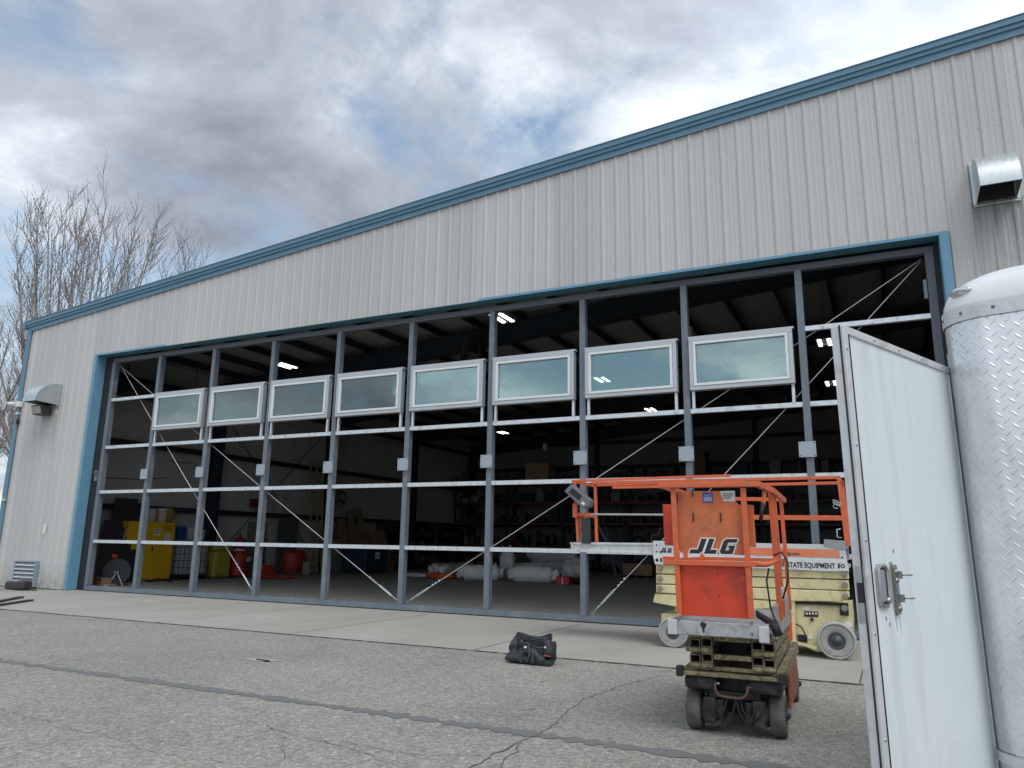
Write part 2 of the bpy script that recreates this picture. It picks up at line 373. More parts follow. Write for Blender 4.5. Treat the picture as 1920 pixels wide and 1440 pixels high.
# screw heads in rows
sc=MB(); rs=random.Random(5)
for zrow in (1.1,2.5,3.9,5.2,6.95,7.6,8.4,9.2):
    x=XL+.3
    while x<24:
        if zrow<ztop(x)-.5 and not (OX0-.3<x<OX1+.3 and zrow<OZ+.1):
            sc.lathe((x+rs.uniform(-.01,.01),WY-.001,zrow+rs.uniform(-.01,.01)),(0,-1,0),[(.008,0),(.008,.004),(0,.006)],6)
        x+=.305
sc.build('wall_screw_heads',mat('wall_screw',(.24,.24,.235),.5,.3),BLD,kind='stuff')
# blank inner wall behind the cladding
lin=mat('dim_insulation_liner',(.27,.275,.28),.75,0,.12,1.2,dirt=(.20,.20,.20),dirt_amt=.25,dirt_scale=1.5,stretch=(1,1,.3))  # darker copy of the liner: the dim back of the hangar put into its colour
def gable(mb,x0,x1,zb,y0,y1,dz=.3):
    P=[(x0,zb),(x1,zb),(x1,ztop(x1)-dz),(x0,ztop(x0)-dz)]
    mb.prism(P,lambda a,b,t:(a,t,b),y0,y1)
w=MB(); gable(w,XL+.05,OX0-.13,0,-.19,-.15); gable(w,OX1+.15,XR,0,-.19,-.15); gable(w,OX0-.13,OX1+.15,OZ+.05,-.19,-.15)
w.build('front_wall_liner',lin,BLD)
w=MB(); w.box(XL+.12,XL+.16,-.15,28,0,ztop(XL)-.3); w.build('side_wall_liner',mat('lit_insulation_liner',(.46,.47,.475),.7,0,.12,1.2,dirt=(.34,.34,.34),dirt_amt=.25,dirt_scale=1.5,stretch=(1,1,.3)),BLD)  # same liner as the back wall, brighter daylight put into the colour
w=MB(); w.box(XL,XL+.11,-.2,28.2,0.02,ztop(XL)-.15); w.build('side_wall',clad,BLD)
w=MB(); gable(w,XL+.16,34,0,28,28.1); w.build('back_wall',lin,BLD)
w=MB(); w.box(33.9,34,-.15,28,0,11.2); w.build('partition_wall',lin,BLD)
# roof with insulation underside
rf=MB()
for x0,x1 in ((XL-.1,XR),):
    rf.prism([(x0,ztop(x0)-.22),(x1,ztop(x1)-.22),(x1,ztop(x1)-.14),(x0,ztop(x0)-.14)],lambda a,b,t:(a,t,b),-.14,28.3)
rf.build('roof',mat('galvalume_roof',(.5,.51,.52),.4,.6),BLD)
ins=mat('pleated_white_insulation',(.36,.35,.34),.7,0,.2,1.5,stretch=(6,.5,1))
rf=MB(); ni=140
for i in range(ni):     # sagging blanket between the purlins
    pass
px=[XL+.17+i*(33.9-XL-.17)/220 for i in range(221)]
A=[rf._v((x,-.14,ztop(x)-.30-.05*abs(math.sin((x-XL)*PI/1.52)))) for x in px];B=[rf._v((x,28,ztop(x)-.30-.05*abs(math.sin((x-XL)*PI/1.52)))) for x in px]
for i in range(220): rf.bm.faces.new((A[i],A[i+1],B[i+1],B[i]))
rf.build('ceiling_insulation',ins,BLD,normals=False)
x=XL+1.4
while x<33:
    b=MB(); zz=ztop(x)-.36; b.box(x-.035,x+.035,-.13,28,zz-.22,zz); b.box(x-.035,x+.035+.05,-.13,28,zz-.235,zz-.22); b.build('purlin',dark,BLD); x+=1.52
FR=(7.2,14.0,20.9,27.6)
for y in FR:
    b=MB(); t=.012
    def ra(a,bq,tt): return (a,tt,bq)
    for dz0,dz1,hw in ((.62,.635,.11),(1.30,1.32,.11),(.635,1.30,.006)):
        b.prism([(XL+.3,ztop(XL+.3)-dz1),(33.8,ztop(33.8)-dz1),(33.8,ztop(33.8)-dz0),(XL+.3,ztop(XL+.3)-dz0)],ra,y-hw,y+hw)
    b.build('rafter',dark,BLD)
    b=MB(); b.box(XL+.18,XL+.72,y-.008,y+.008,0,7.0); b.box(XL+.70,XL+.72,y-.11,y+.11,0,7.0); b.box(XL+.18,XL+.20,y-.11,y+.11,0,7.0); b.build('column',dark,BLD)
for xx in (5.0,14.0,23.):
    b=MB(); b.box(xx-.11,xx+.11,27.7,27.99,0,ztop(xx)-.5); b.build('column',dark,BLD)
for z in (2.45,4.65,6.9):
    b=MB(); b.box(XL+.165,XL+.36,.1,27.9,z,z+.02); b.box(XL+.34,XL+.36,.1,27.9,z-.10,z+.10); b.build('girt',dark,BLD)
for z in (2.5,5.85,7.3):
    b=MB(); b.box(XL+.2,33.8,27.80,27.84,z-.1,z+.12); b.build('girt',dark,BLD)
# header beam above the door, inside
b=MB(); b.box(-.6,21.5,-.05,.35,6.72,7.05); b.build('header_beam',dark,BLD)
# rake fascia: three stepped bands
def band(mb,d0,d1,y0,y1,x0,x1): mb.prism([(x0,ztop(x0)-d1),(x1,ztop(x1)-d1),(x1,ztop(x1)-d0),(x0,ztop(x0)-d0)],lambda a,b,t:(a,t,b),y0,y1)
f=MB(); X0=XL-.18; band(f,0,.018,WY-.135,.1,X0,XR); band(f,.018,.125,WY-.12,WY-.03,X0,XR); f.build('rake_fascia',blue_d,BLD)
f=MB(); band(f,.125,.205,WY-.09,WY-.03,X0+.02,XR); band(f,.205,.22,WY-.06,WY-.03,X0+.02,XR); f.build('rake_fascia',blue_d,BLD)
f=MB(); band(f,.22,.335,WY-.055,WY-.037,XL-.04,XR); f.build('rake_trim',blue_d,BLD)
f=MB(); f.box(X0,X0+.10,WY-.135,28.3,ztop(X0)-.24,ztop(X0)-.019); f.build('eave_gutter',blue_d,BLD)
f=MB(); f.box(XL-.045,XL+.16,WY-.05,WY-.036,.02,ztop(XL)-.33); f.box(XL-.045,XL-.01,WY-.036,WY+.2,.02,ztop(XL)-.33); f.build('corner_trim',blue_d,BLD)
# opening trim
f=MB(); f.rbox(OX0-.13,OX0-.012,WY-.052,WY-.037,.02,OZ+.06,.003,1); f.rbox(OX0-.012,OX0+.0,WY-.06,.0,.02,OZ-.0,.003,1); f.build('door_jamb_trim',blue,BLD)
f=MB(); f.rbox(OX1+.012,OX1+.15,WY-.052,WY-.037,.02,OZ+.06,.003,1); f.rbox(OX1,OX1+.012,WY-.06,.0,.02,OZ,.003,1); f.build('door_jamb_trim',blue,BLD)
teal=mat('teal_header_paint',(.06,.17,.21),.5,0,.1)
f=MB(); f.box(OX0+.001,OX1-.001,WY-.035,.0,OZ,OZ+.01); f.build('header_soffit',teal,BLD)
f=MB(); f.box(OX0-.01,2.6,WY-.06,WY-.04,OZ+.0,OZ+.05); f.build('header_trim',blue,BLD); f=MB(); f.box(12.4,OX1+.01,WY-.06,WY-.04,OZ,OZ+.05); f.build('header_trim',blue,BLD)
# ================================================================ hangar door (steel skeleton, under construction)
DW=2.1; ZR=(1.332,2.687,3.943,5.318); ZT=6.49; DY=.15
DOOR=thing('hangar_door','unclad steel skeleton of a huge hangar door with a row of eight windows','door frame',(10.5,0,0))
f=MB(); f.box(.09,21.08,0,DY,.03,.14); f.build('bottom_beam',steel,DOOR,bevel=.004)
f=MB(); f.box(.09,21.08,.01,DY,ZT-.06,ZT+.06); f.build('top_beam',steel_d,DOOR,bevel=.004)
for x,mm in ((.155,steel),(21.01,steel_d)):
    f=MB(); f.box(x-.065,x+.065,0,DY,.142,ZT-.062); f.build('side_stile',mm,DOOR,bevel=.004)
ps=None
for i in range(1,10):
    f=MB(); x=i*DW; f.box(x-.06,x+.06,-.003,DY-.003,.142,ZT-.062); f.build('post',steel,DOOR,bevel=.004)
    pl=MB(); pl.box(x-.165,x+.115,-.075,-.063,3.00,3.27); pl.box(x-.03,x+.03,-.063,-.004,3.09,3.18)
    po=pl.build('plate',mat('zinc_plate',(.36,.40,.44),.4,.5,.1,20),DOOR)
    h=MB()
    for dx in (-.14,.09):
        for dz in (3.028,3.242): h.cyl((x+dx,-.077,dz),(x+dx,-.0752,dz),.012,n=8)
    h.build('bolt_hole',blackm,po)
f=MB(); f.box(.0-.04,.085,-.02,-.008,3.0,3.3); f.box(-.03,.08,-.06,-.021,3.22,3.26); f.build('side_bracket',steel,DOOR)
for i in range(0,10):
    x0=(.155+.065 if i==0 else i*DW+.06)+.001; x1=(21.01-.065 if i==9 else (i+1)*DW-.06)-.001
    for k,z in enumerate(ZR):
        if k==3 and 1<=i<=8: continue
        f=MB(); f.box(x0,x1,.012,.022,z-.042,z+.042); f.box(x0,x1,.022,.10,z+.034,z+.042); f.box(x0,x1,.022,.10,z-.042,z-.034); f.build('rail',galv,DOOR)
glassm,nt,N,L,b=newmat('tinted_window_glass')
N.remove(b); out=N['Material Output']
tr=nd(nt,'ShaderNodeBsdfTransparent'); tr.inputs[0].default_value=(.72,.84,.83,1)
gl=nd(nt,'ShaderNodeBsdfGlossy',Roughness=.03); gl.inputs[0].default_value=(.80,.95,.95,1)
lw=nd(nt,'ShaderNodeFresnel',IOR=1.7); mx=nt.nodes.new('ShaderNodeMixShader')
gb=nd(nt,'ShaderNodeBump',Strength=.15,Distance=.02); L.new(noise(nt,1.3,2,.5),gb.inputs['Height']); L.new(gb.outputs[0],gl.inputs['Normal'])
fa=mathn(nt,'MULTIPLY_ADD',lw.outputs[0],1.35,.11); L.new(fa,mx.inputs[0]); L.new(tr.outputs[0],mx.inputs[1]); L.new(gl.outputs[0],mx.inputs[2]); L.new(mx.outputs[0],out.inputs[0])
greyal=mat('grey_aluminium_frame',(.47,.49,.50),.42,.4,.06,6)
for i in range(1,9):
    x0=i*DW+.085; x1=i*DW+1.945; z0=4.32; z1=5.33; yy=-.085
    f=MB()
    # outer frame with nailing flange
    t=.075
    f.box(x0,x1,yy,.06,z0,z0+t); f.box(x0,x1,yy,.06,z1-t,z1); f.box(x0,x0+t,yy,.06,z0+t,z1-t); f.box(x1-t,x1,yy,.06,z0+t,z1-t)
    wn=f.build('window',greyal,DOOR,bevel=.006)
    f=MB(); a=t+.003; q=.05; y0=yy-.012
    f.box(x0+a,x1-a,y0,.0,z0+a,z0+a+q); f.box(x0+a,x1-a,y0,.0,z1-a-q,z1-a); f.box(x0+a,x0+a+q,y0,.0,z0+a+q,z1-a-q); f.box(x1-a-q,x1-a,y0,.0,z0+a+q,z1-a-q)
    f.build('frame',white,wn,bevel=.006)
    f=MB(); rp=random.Random(100+i); ta,tb=rp.uniform(-.006,.006),rp.uniform(-.008,.008); xa_,xb_,za_,zb2=x0+a+q-.01,x1-a-q+.01,z0+a+q-.01,z1-a-q+.01
    f.hexa([(xa_,-.045-ta,za_),(xb_,-.045+ta,za_),(xb_,-.039+ta,za_),(xa_,-.039-ta,za_),(xa_,-.045-ta+tb,zb2),(xb_,-.045+ta+tb,zb2),(xb_,-.039+ta+tb,zb2),(xa_,-.039-ta+tb,zb2)]); f.build('pane',glassm,wn)
    f=MB(); f.box(x0-.01,x1+.03,yy+.02,.055,z1+.001,z1+.035); f.build('flashing',greyal,wn)
    for xs in (x0+.02,x1-.07):
        f=MB(); f.box(xs,xs+.05,.0,.055,ZR[2]+.043,z0-.001); f.build('support_leg',galv,wn)
# bracing cables
cabm=mat('galvanised_cable',(.62,.62,.60),.4,.5,.1)
for a,bb in (((.28,.12,ZT-.12),(6.20,.12,.2)),((.28,.14,ZT-.15),(10.38,.12,.2)),((20.9,.12,ZT-.12),(10.64,.12,.2)),((20.88,.14,ZT-.16),(14.86,.12,.2))):
    a=Vector(a);bb=Vector(bb); d=(bb-a); f=MB(); n=24
    pts=[a+d*(k/n)+Vector((0,0,-.05*math.sin(PI*k/n))) for k in range(n+1)]; f.tube(pts,.0085,6)
    c=f.build('bracing_cable',cabm,DOOR)
    L_=d.length; dn=d/L_; t=MB(); p0=bb-dn*.62; p1=bb-dn*.18
    sd=Vector((0,1,0)).cross(dn).normalized()*.014
    t.tube([p0,p0+sd+dn*.05,p1+sd-dn*.05,p1],.007,6); t.tube([p0,p0-sd+dn*.05,p1-sd-dn*.05,p1],.007,6); t.cyl(p1,bb,.010,n=8)
    for k in (.72,.80,.9): t.box(*(lambda q:(q.x-.016,q.x+.016,q.y-.02,q.y+.02,q.z-.016,q.z+.016))(bb-dn*k))
    t.build('turnbuckle',galv,c)
    e=MB(); sx=1 if bb.x<bb.x+1 else -1; e.box(bb.x-.04,bb.x+.04,.09,.13,.142,.22); e.build('cable_lug',steel,c)
sb=MB(); sb.box(-.19,.07,-.0,.05,.02,OZ-.02); sb.build('rubber_seal',blackm,DOOR)
sb=MB(); sb.box(21.08,21.155,.0,.05,.02,OZ-.02); sb.build('rubber_seal',blackm,DOOR)
for x in (21.0-.12,):
    e=MB(); e.box(x,x+.05,-.02,.06,5.62,5.95); e.build('roller_bracket',steel,DOOR)
# ================================================================ wall fittings
def vent_hood(a,b,label,d=.6,k0=.05):   # quarter-round galvanised exhaust hood; a,b = x range
    x0,x1,zb,zt=a[0],a[1],b[0],b[1]; h=zt-zb
    T=thing('vent_hood',label,'vent hood',((x0+x1)/2,WY-.03,zb))
    f=MB(); n=14; P=[]
    for k in range(n+1):
        an=PI/2*k/n; P.append((WY-.03-d*math.sin(an)-.0,zb+h*k0+h*(1-k0)*math.cos(an)))
    out=P; inn=[(y+.006 if y<WY-.04 else y,z-.006) for y,z in P]
    for i in range(n):
        fa=f.face([(x0,out[i][0],out[i][1]),(x1,out[i][0],out[i][1]),(x1,out[i+1][0],out[i+1][1]),(x0,out[i+1][0],out[i+1][1])]); fa.smooth=True
        f.face([(x0,inn[i][0],inn[i][1]),(x1,inn[i][0],inn[i][1]),(x1,inn[i+1][0],inn[i+1][1]),(x0,inn[i+1][0],inn[i+1][1])])
    bmesh.ops.remove_doubles(f.bm,verts=f.bm.verts[:],dist=1e-5)
    f.build('curved_cover',galv_s,T)
    for xx in (x0,x1):
        f=MB(); poly=[(WY-.03,zb)]+[(y,z) for y,z in P]
        f.prism(poly,lambda a_,b_,t:(t,a_,b_),xx-.003,xx+.003); f.build('side_plate',galv_s,T)
    f=MB(); 
    for c in ((x0-.05,x0,zb-.05,zt+.0),(x1,x1+.05,zb-.05,zt),(x0-.05,x1+.05,zb-.07,zb-.04)): f.box(c[0],c[1],WY-.05,WY-.02,c[2],c[3])
    f.build('flange',galv_s,T)
    f=MB(); f.box(x0+.02,x1-.02,WY-.045,WY-.035,zb+.01,zt-.1); f.build('throat',blackm,T)
galv_s=mat('smooth_galvanised_sheet',(.52,.56,.57),.38,.7,.12,7,stretch=(3,1,1))
pL=FY(112,722,WY); pR=FY(1825,385,WY)
vent_hood((-2.36,-1.75),(5.25,5.88),'galvanised quarter round vent hood on the wall left of the doorway, above a floodlight',.68)
vent_hood((21.75,22.31),(7.07,7.80),'galvanised vent hood high on the wall right of the doorway')
def at_wall(u,v): return FY(u,v,WY)
q=at_wall(90,772); T=thing('floodlight','boxy wall floodlight under the left vent hood','light',(q.x,WY-.04,q.z))
f=MB(); f.hexa([(q.x-.22,WY-.30,q.z-.13),(q.x+.22,WY-.30,q.z-.13),(q.x+.22,WY-.04,q.z-.13),(q.x-.22,WY-.04,q.z-.13),(q.x-.24,WY-.38,q.z+.14),(q.x+.24,WY-.38,q.z+.14),(q.x+.22,WY-.04,q.z+.12),(q.x-.22,WY-.04,q.z+.12)]); f.build('housing',mat('bronze_lamp_body',(.06,.055,.05),.5),T)
f=MB(); f.hexa([(q.x-.18,WY-.315,q.z-.10),(q.x+.18,WY-.315,q.z-.10),(q.x+.18,WY-.305,q.z-.10),(q.x-.18,WY-.305,q.z-.10),(q.x-.20,WY-.385,q.z+.10),(q.x+.20,WY-.385,q.z+.10),(q.x+.20,WY-.375,q.z+.10),(q.x-.20,WY-.375,q.z+.10)]); f.build('lens',mat('frosted_lens',(.42,.42,.40),.3),T)
q=at_wall(33,760); T=thing('security_camera','white security camera on the left building corner','camera',(q.x+.2,WY-.06,q.z))
f=MB(); f.box(q.x+.05,q.x+.33,WY-.16,WY-.055,q.z-.08,q.z+.08); f.build('junction_box',white_p,T)
f=MB(); f.cyl((q.x+.16,WY-.17,q.z+.01),(q.x+.02,WY-.30,q.z-.01),.06,n=14); f.build('barrel',white_p,T)
for (u,v) in ((38,776),(12,937)):
    q=at_wall(u,v); f=MB(); f.box(q.x-.09,q.x+.09,WY-.10,WY-.055,q.z-.025,q.z+.025); f.box(q.x+.03,q.x+.09,WY-.14,WY-.102,q.z-.04,q.z+.04)
    f.build('wall_bracket',galv,label='small metal bracket on the blue corner trim, '+('just under the security camera' if v<800 else 'low down below the camera'),cat='bracket')
q=at_wall(37,790); f=MB(); f.box(q.x-.03,q.x+.05,WY-.09,WY-.04,q.z-.10,q.z+.06); f.build('wall_sensor',blackm,label='little black sensor on the wall below the security camera',cat='sensor')
q=at_wall(86,992); f=MB(); f.box(q.x-.055,q.x+.055,WY-.045,WY-.037,q.z-.14,q.z+.14); f.build('wall_plate',white_p,label='small white rectangular plate on the grey wall between louver and blue jamb',cat='plate')
lv0=at_wall(35,1047); lv1=at_wall(70,1098); lx0,lx1=lv0.x+.05,lv1.x+.02; lz0,lz1=.02,.72
T=thing('wall_louver','galvanised air louver low on the wall near the left building corner','louver',((lx0+lx1)/2,WY-.04,lz0))
f=MB(); 
for c in ((lx0,lx0+.05,lz0,lz1),(lx1-.05,lx1,lz0,lz1),(lx0,lx1,lz1,lz1+.03),(lx0,lx1,lz0-.0,lz0+.03)): f.box(c[0],c[1],WY-.14,WY-.03,c[2],c[3])
f.build('frame',mat('blue_grey_steel',(.28,.36,.42),.5,.3),T)
for k in range(6):
    z=lz0+.05+k*(lz1-lz0-.04)/6; f=MB(); f.hexa([(lx0+.051,WY-.15,z),(lx1-.051,WY-.15,z),(lx1-.051,WY-.14,z-.01),(lx0+.051,WY-.14,z-.01),(lx0+.051,WY-.05,z+.09),(lx1-.051,WY-.05,z+.09),(lx1-.051,WY-.04,z+.08),(lx0+.051,WY-.04,z+.08)]); f.build('slat',galv,T)
f=MB(); f.box(lx0+.05,lx1-.05,WY-.038,WY-.034,lz0,lz1); f.build('backing',blackm,T)
q=G(50,1115,.1); 
f=MB(); f.rbox(-1.9,-1.35,-.95,-.72,.012,.22,.04,2); f.rbox(-1.42,-1.02,-.98,-.70,.012,.26,.07,3); f.tube([(-1.05,-.8,.06),(-.9,-.85,.03),(-.7,-.8,.02)],.02,6)
f.build('bait_box',mat('black_plastic',(.03,.03,.035),.5),label='black plastic box on the concrete below the louver',cat='box')
# long dark angle bars on the ground far left
for k,(a,bb) in enumerate((((-20,1140),(58,1128)),((-20,1134),(40,1122)))):
    A=G(*a);B=G(*bb); f=MB(); f.bar((A.x,A.y,.035),(B.x,B.y,.035),.12,.03); f.build('steel_bar',mat('rusty_dark_steel',(.05,.035,.03),.7),label=('longer' if k==0 else 'shorter')+' dark steel bar lying on the apron at the far left',cat='bar',group='steel bars on the apron')
# ================================================================ orange scissor lift, end on
YF=-7.60
def PF(u,v,dy=0): return FY(u,v,YF+dy)
LF=thing('scissor_lift','orange scissor lift seen end on, parked on the asphalt in front of the cream one','scissor lift',(18.78,-6.6,0))
XC=18.80
# wheels
def wheel(parent,c,r,w,ax,tm,rim_m,name='wheel',flat=False):
    # ax: unit vector pointing outwards along the axle
    c=Vector(c); ax=Vector(ax); f=MB(); ri=.86 if flat else .62
    f.lathe(c,ax,[(r*ri,-w/2),(r*.93,-w/2),(r,-w/2+.02),(r,w/2-.02),(r*.93,w/2),(r*ri,w/2),(r*ri,-w/2)],36)
    t=f.build('tyre',tm,parent)
    if flat:
        f=MB(); f.lathe(c,ax,[(0,-w*.3),(r*.615,-w*.3),(r*.855,w/2-.012),(r*.80,w/2-.012),(r*.55,w/2-.012),(r*.5,w/2-.02),(0,w/2-.02)],36)
        for k in range(5):
            a=2*PI*k/5+.3; u=ax.cross(Vector((0,0,1))); p=c+(u*math.cos(a)+Vector((0,0,1))*math.sin(a))*r*.62+ax*(w/2-.014); f.cyl(p,p+ax*.010,.010,n=6)
        f.build('rim',rim_m,parent); return t
    f=MB(); f.lathe(c,ax,[(0,-w*.3),(r*.615,-w*.3),(r*.615,w/2-.012),(r*.52,w/2-.018),(r*.46,w/2-.035),(r*.30,w/2-.035),(r*.27,w/2+.0),(r*.16,w/2+.012),(r*.12,w/2+.03),(0,w/2+.034)],30)
    for k in range(5):
        a=2*PI*k/5; u=ax.cross(Vector((0,0,1))); p=c+(u*math.cos(a)+Vector((0,0,1))*math.sin(a))*r*.38+ax*(w/2-.036); f.cyl(p,p+ax*.02,.012,n=6)
    f.build('rim',rim_m,parent); return t
for sx in (-1,1):
    for (y,rad) in ((-7.26,.163),(-5.68,.163)):
        wp=thing('wheel',None,None,(XC+sx*.325,y,rad)); wp.parent=LF; wp.location=Vector((XC+sx*.325,y,rad))-LF.location
        wheel(wp,(XC+sx*.325,y,rad),rad,.115,(sx,0,0),tyre,dark)
f=MB(); f.rbox(XC-.36,XC+.36,-7.25,-5.55,.30,.42,.02); f.rbox(XC-.24,XC+.24,-7.05,-5.75,.10,.30,.03); f.rbox(XC-.38,XC-.12,-7.45,-7.0,.335,.44,.03); f.rbox(XC+.12,XC+.38,-7.45,-7.0,.335,.44,.03)
f.build('chassis',mat('greasy_black_steel',(.022,.022,.022),.55,.2,.3,12,dirt=(.10,.09,.075),dirt_amt=.5,dirt_scale=14),LF)
f=MB()
for sx in (-1,1):
    f.cyl((XC+sx*.19,-7.30,.17),(XC+sx*.27,-7.30,.17),.095,n=20); f.rbox(XC+sx*.19-.05,XC+sx*.19+.05,-7.42,-7.15,.08,.28,.02)
    f.cyl((XC+sx*.23,-7.26,.28),(XC+sx*.23,-7.26,.42),.035,n=12)
    f.rbox(XC+sx*.11-.03,XC+sx*.11+.03,-7.38,-7.18,.10,.26,.015)
f.bar((XC-.2,-7.34,.30),(XC+.2,-7.34,.30),.05); f.build('drive_motors',mat('greasy_black_steel',(.022,.022,.022)),LF)
f=MB()
for a,b,c in ((-.22,-.05,.17),(.05,.24,.16),(-.15,.02,.09),(.02,.18,.10)):
    f.tube([(XC+a,-7.40,.28),(XC+a+.02,-7.43,.20),((XC+(a+b)/2),-7.43,c-.03),(XC+b-.02,-7.43,.2),(XC+b,-7.40,.28)],.008,6)
f.build('hydraulic_hoses',blackm,LF)
f=MB(); f.rbox(XC-.22,XC-.10,-7.445,-7.43,.385,.40,.003,1); f.rbox(XC+.13,XC+.25,-7.445,-7.43,.375,.39,.003,1); f.build('reflector_strips',white_p,LF)
f=MB(); f.tube([(XC-.13,-7.47,.41),(XC-.13,-7.485,.36),(XC-.118,-7.49,.33),(XC-.095,-7.50,.312),(XC-.065,-7.50,.306),(XC+.05,-7.50,.302),(XC+.08,-7.50,.308),(XC+.105,-7.49,.325),(XC+.118,-7.485,.35),(XC+.12,-7.47,.40)],.012,8); f.build('tow_handle',mat('rust_brown_tube',(.10,.06,.04),.6,.3),LF)
# side tray with orange cover and red link seen on the right
f=MB(); f.rbox(XC+.365,XC+.40,-6.9,-5.9,.15,.44,.02); f.build('battery_cover',mat('grimy_faded_orange',(.38,.10,.05),.7,0,.25,6,dirt=(.10,.06,.05),dirt_amt=.6,dirt_scale=8),LF)
f=MB(); f.rbox(XC-.40,XC-.365,-6.9,-5.9,.15,.44,.02); f.build('battery_cover',mat('grimy_faded_orange',(.38,.10,.05),.7,0,.25,6,dirt=(.10,.06,.05),dirt_amt=.6,dirt_scale=8),LF)
f=MB(); f.rbox(XC-.42,XC+.40,-7.50,-5.55,.445,.475,.006,1); f.bar((XC+.375,-7.5,.50),(XC+.375,-5.6,.52),.05); f.build('base_frame',cream_d,LF)
for xa in (-.43,.36):
    f=MB(); f.rbox(XC+xa,XC+xa+.055,-7.53,-7.45,.435,.515,.01); f.build('corner_bumper',blackm,LF)
# folded scissor stack: square tubes seen end on
def tub(mb,x0,x1,z0,z1,y0,y1,t=.007):
    mb.box(x0,x1,y0,y1,z0,z0+t);mb.box(x0,x1,y0,y1,z1-t,z1);mb.box(x0,x0+t,y0,y1,z0+t,z1-t);mb.box(x1-t,x1,y0,y1,z0+t,z1-t)
colx=[PF(1303.5,1230,.12).x,PF(1325.5,1230,.12).x,PF(1420,1235,.12).x,PF(1442,1240,.12).x]
for ci_,x in enumerate(colx):
    for z in ((.700,.583) if ci_ in (1,2) else (.690,.570)):
        f=MB(); tub(f,x-.043,x+.043,z-.036,z+.036,-7.46,-5.65,.008); f.build('scissor_arm',cream_d,LF)
f=MB()
for x in colx:
    for z in (.755,.640,.522): f.cyl((x-.045,-7.44,z),(x+.045,-7.44,z),.0235,n=14)
f.cyl((colx[0]-.075,-7.44,.640),(colx[0]-.045,-7.44,.640),.018,n=8); f.cyl((colx[3]+.045,-7.44,.640),(colx[3]+.08,-7.44,.640),.018,n=8)
f.box(colx[1]+.05,colx[2]-.05,-7.43,-7.39,.715,.765); f.box(colx[1]+.05,colx[2]-.05,-7.44,-7.40,.575,.612); f.box(colx[0]+.0,colx[3]-.0,-7.42,-7.38,.487,.515)
f.build('pivot_tubes',mat('worn_cream_steel',(.40,.33,.19),.6,0,.2,12,dirt=(.08,.07,.05),dirt_amt=.6,dirt_scale=18),LF)
f=MB(); f.box(XC-.12,XC+.08,-7.1,-6.2,.58,.70); f.build('lift_cylinder',blackm,LF)
# platform
a=PF(1253,1163); b=PF(1429,1187); xl,xr=a.x+.0,b.x+.045; zt_,zb_=.885,.785
f=MB(); f.rbox(xl+.005,xr,YF,YF+.02,.768,.876,.004,1); f.box(xl,xl+.018,YF+.021,-5.75,.78,.876);
f.box(xl+.02,xr-.02,YF+.02,-5.72,.84,.852); f.build('platform_deck',alum,LF)
f=MB(); f.rbox(xr-.0,xr+.035,YF+.30,-5.72,.74,1.0,.004,1); f.box(xr-.02,xr-.001,YF+.021,-5.74,.77,.876); f.build('toe_board',alum,LF)
f=MB()
for yy,zz in ((.38,.80),(.8,.86),(1.25,.86),(1.65,.86)): f.cyl((xr+.035,YF+yy,zz),(xr+.0365,YF+yy,zz),.022,n=12)
f.build('board_holes',black_l,LF)
f=MB(); f.rbox(xl-.004,xl+.075,YF-.022,YF-.002,.765,.885,.008,2); f.build('corner_plate',alum_l,LF); f=MB(); f.rbox(xr-.075,xr+.004,YF-.022,YF-.002,.742,.865,.008,2); f.build('corner_plate',alum_l,LF)
f=MB()
for (u,v) in ((1273,1160),(1408,1168),(1409,1189)):
    q=PF(u,v); f.cyl((q.x,YF-.001,q.z),(q.x,YF-.014,q.z),.012,n=10)
f.build('deck_bolts',mat('dull_screw',(.16,.16,.16)),LF)
f=MB(); q=PF(1318,1171); f.lathe((q.x,YF-.001,q.z),(0,-1,0),[(.024,0),(.024,.002),(0,.0021)],20); f.prism([(-.014,-.005),(.014,-.005),(.003,-.065),(-.003,-.065)],lambda a_,b_,t:(q.x+a_,YF-.001-t,q.z+b_),0,.0022); f.build('black_paint_drip',black_l,LF)
# rails and panels at the near end. posts follow the photo's lean
def fb(f,p,q_,w,h,y=YF,dy=0): f.bar((p.x,y+dy,p.z),(q_.x,y+dy,q_.z),w,h,up=(0,1,0))
for (u0,v0),(u1,v1) in (((1261,914),(1273,1151)),((1391,914),(1407,1161))):
    f=MB(); A=PF(u0,v0);B=PF(u1,v1); fb(f,B,A,.042,.036,dy=.03); f.build('rail_post',orange,LF)
T0=PF(1234,911);T1=PF(1425,909)
f=MB(); f.rbox(T0.x,T1.x,YF-.02,YF+.03,T0.z-.022,T0.z+.022,.006); 
c0=FX(1426,908,T1.x-.01)
xR=T1.x-.025
f.bar((xR,YF+.03,T0.z),(xR+.07,YF+.45,T0.z-.02),.04,.045); f.bar((xR+.07,YF+.45,T0.z-.02),(xR+.075,-5.8,T0.z-.03),.04,.045)
f.bar((T0.x+.03,YF+.03,T0.z),(T0.x+.03,-5.8,T0.z),.036,.04); f.build('top_rail',orange,LF)
f=MB(); A=PF(1243,1052);B=PF(1442,1058); f.rbox(A.x,B.x-.10,YF+.005,YF+.045,A.z-.03,A.z+.012,.005); f.tube([(B.x-.105,YF+.02,A.z-.01),(B.x-.03,YF+.03,A.z-.008),(B.x+.0,YF+.10,A.z),(B.x+.03,YF+.3,A.z+.02)],.02,8)
f.bar((A.x+.02,YF+.05,A.z),(A.x+.02,-5.8,A.z),.036,.036); f.build('mid_rail',orange,LF)
zt2=T0.z-.03
for dy,w in ((.62,.042),(.95,.036),(1.8,.036)):
    f=MB(); f.bar((xR+.07,YF+dy,.87 if dy<1 else .87),(xR+.045,YF+dy,zt2),w,w,up=(0,1,0)); f.build('rail_post',orange,LF)
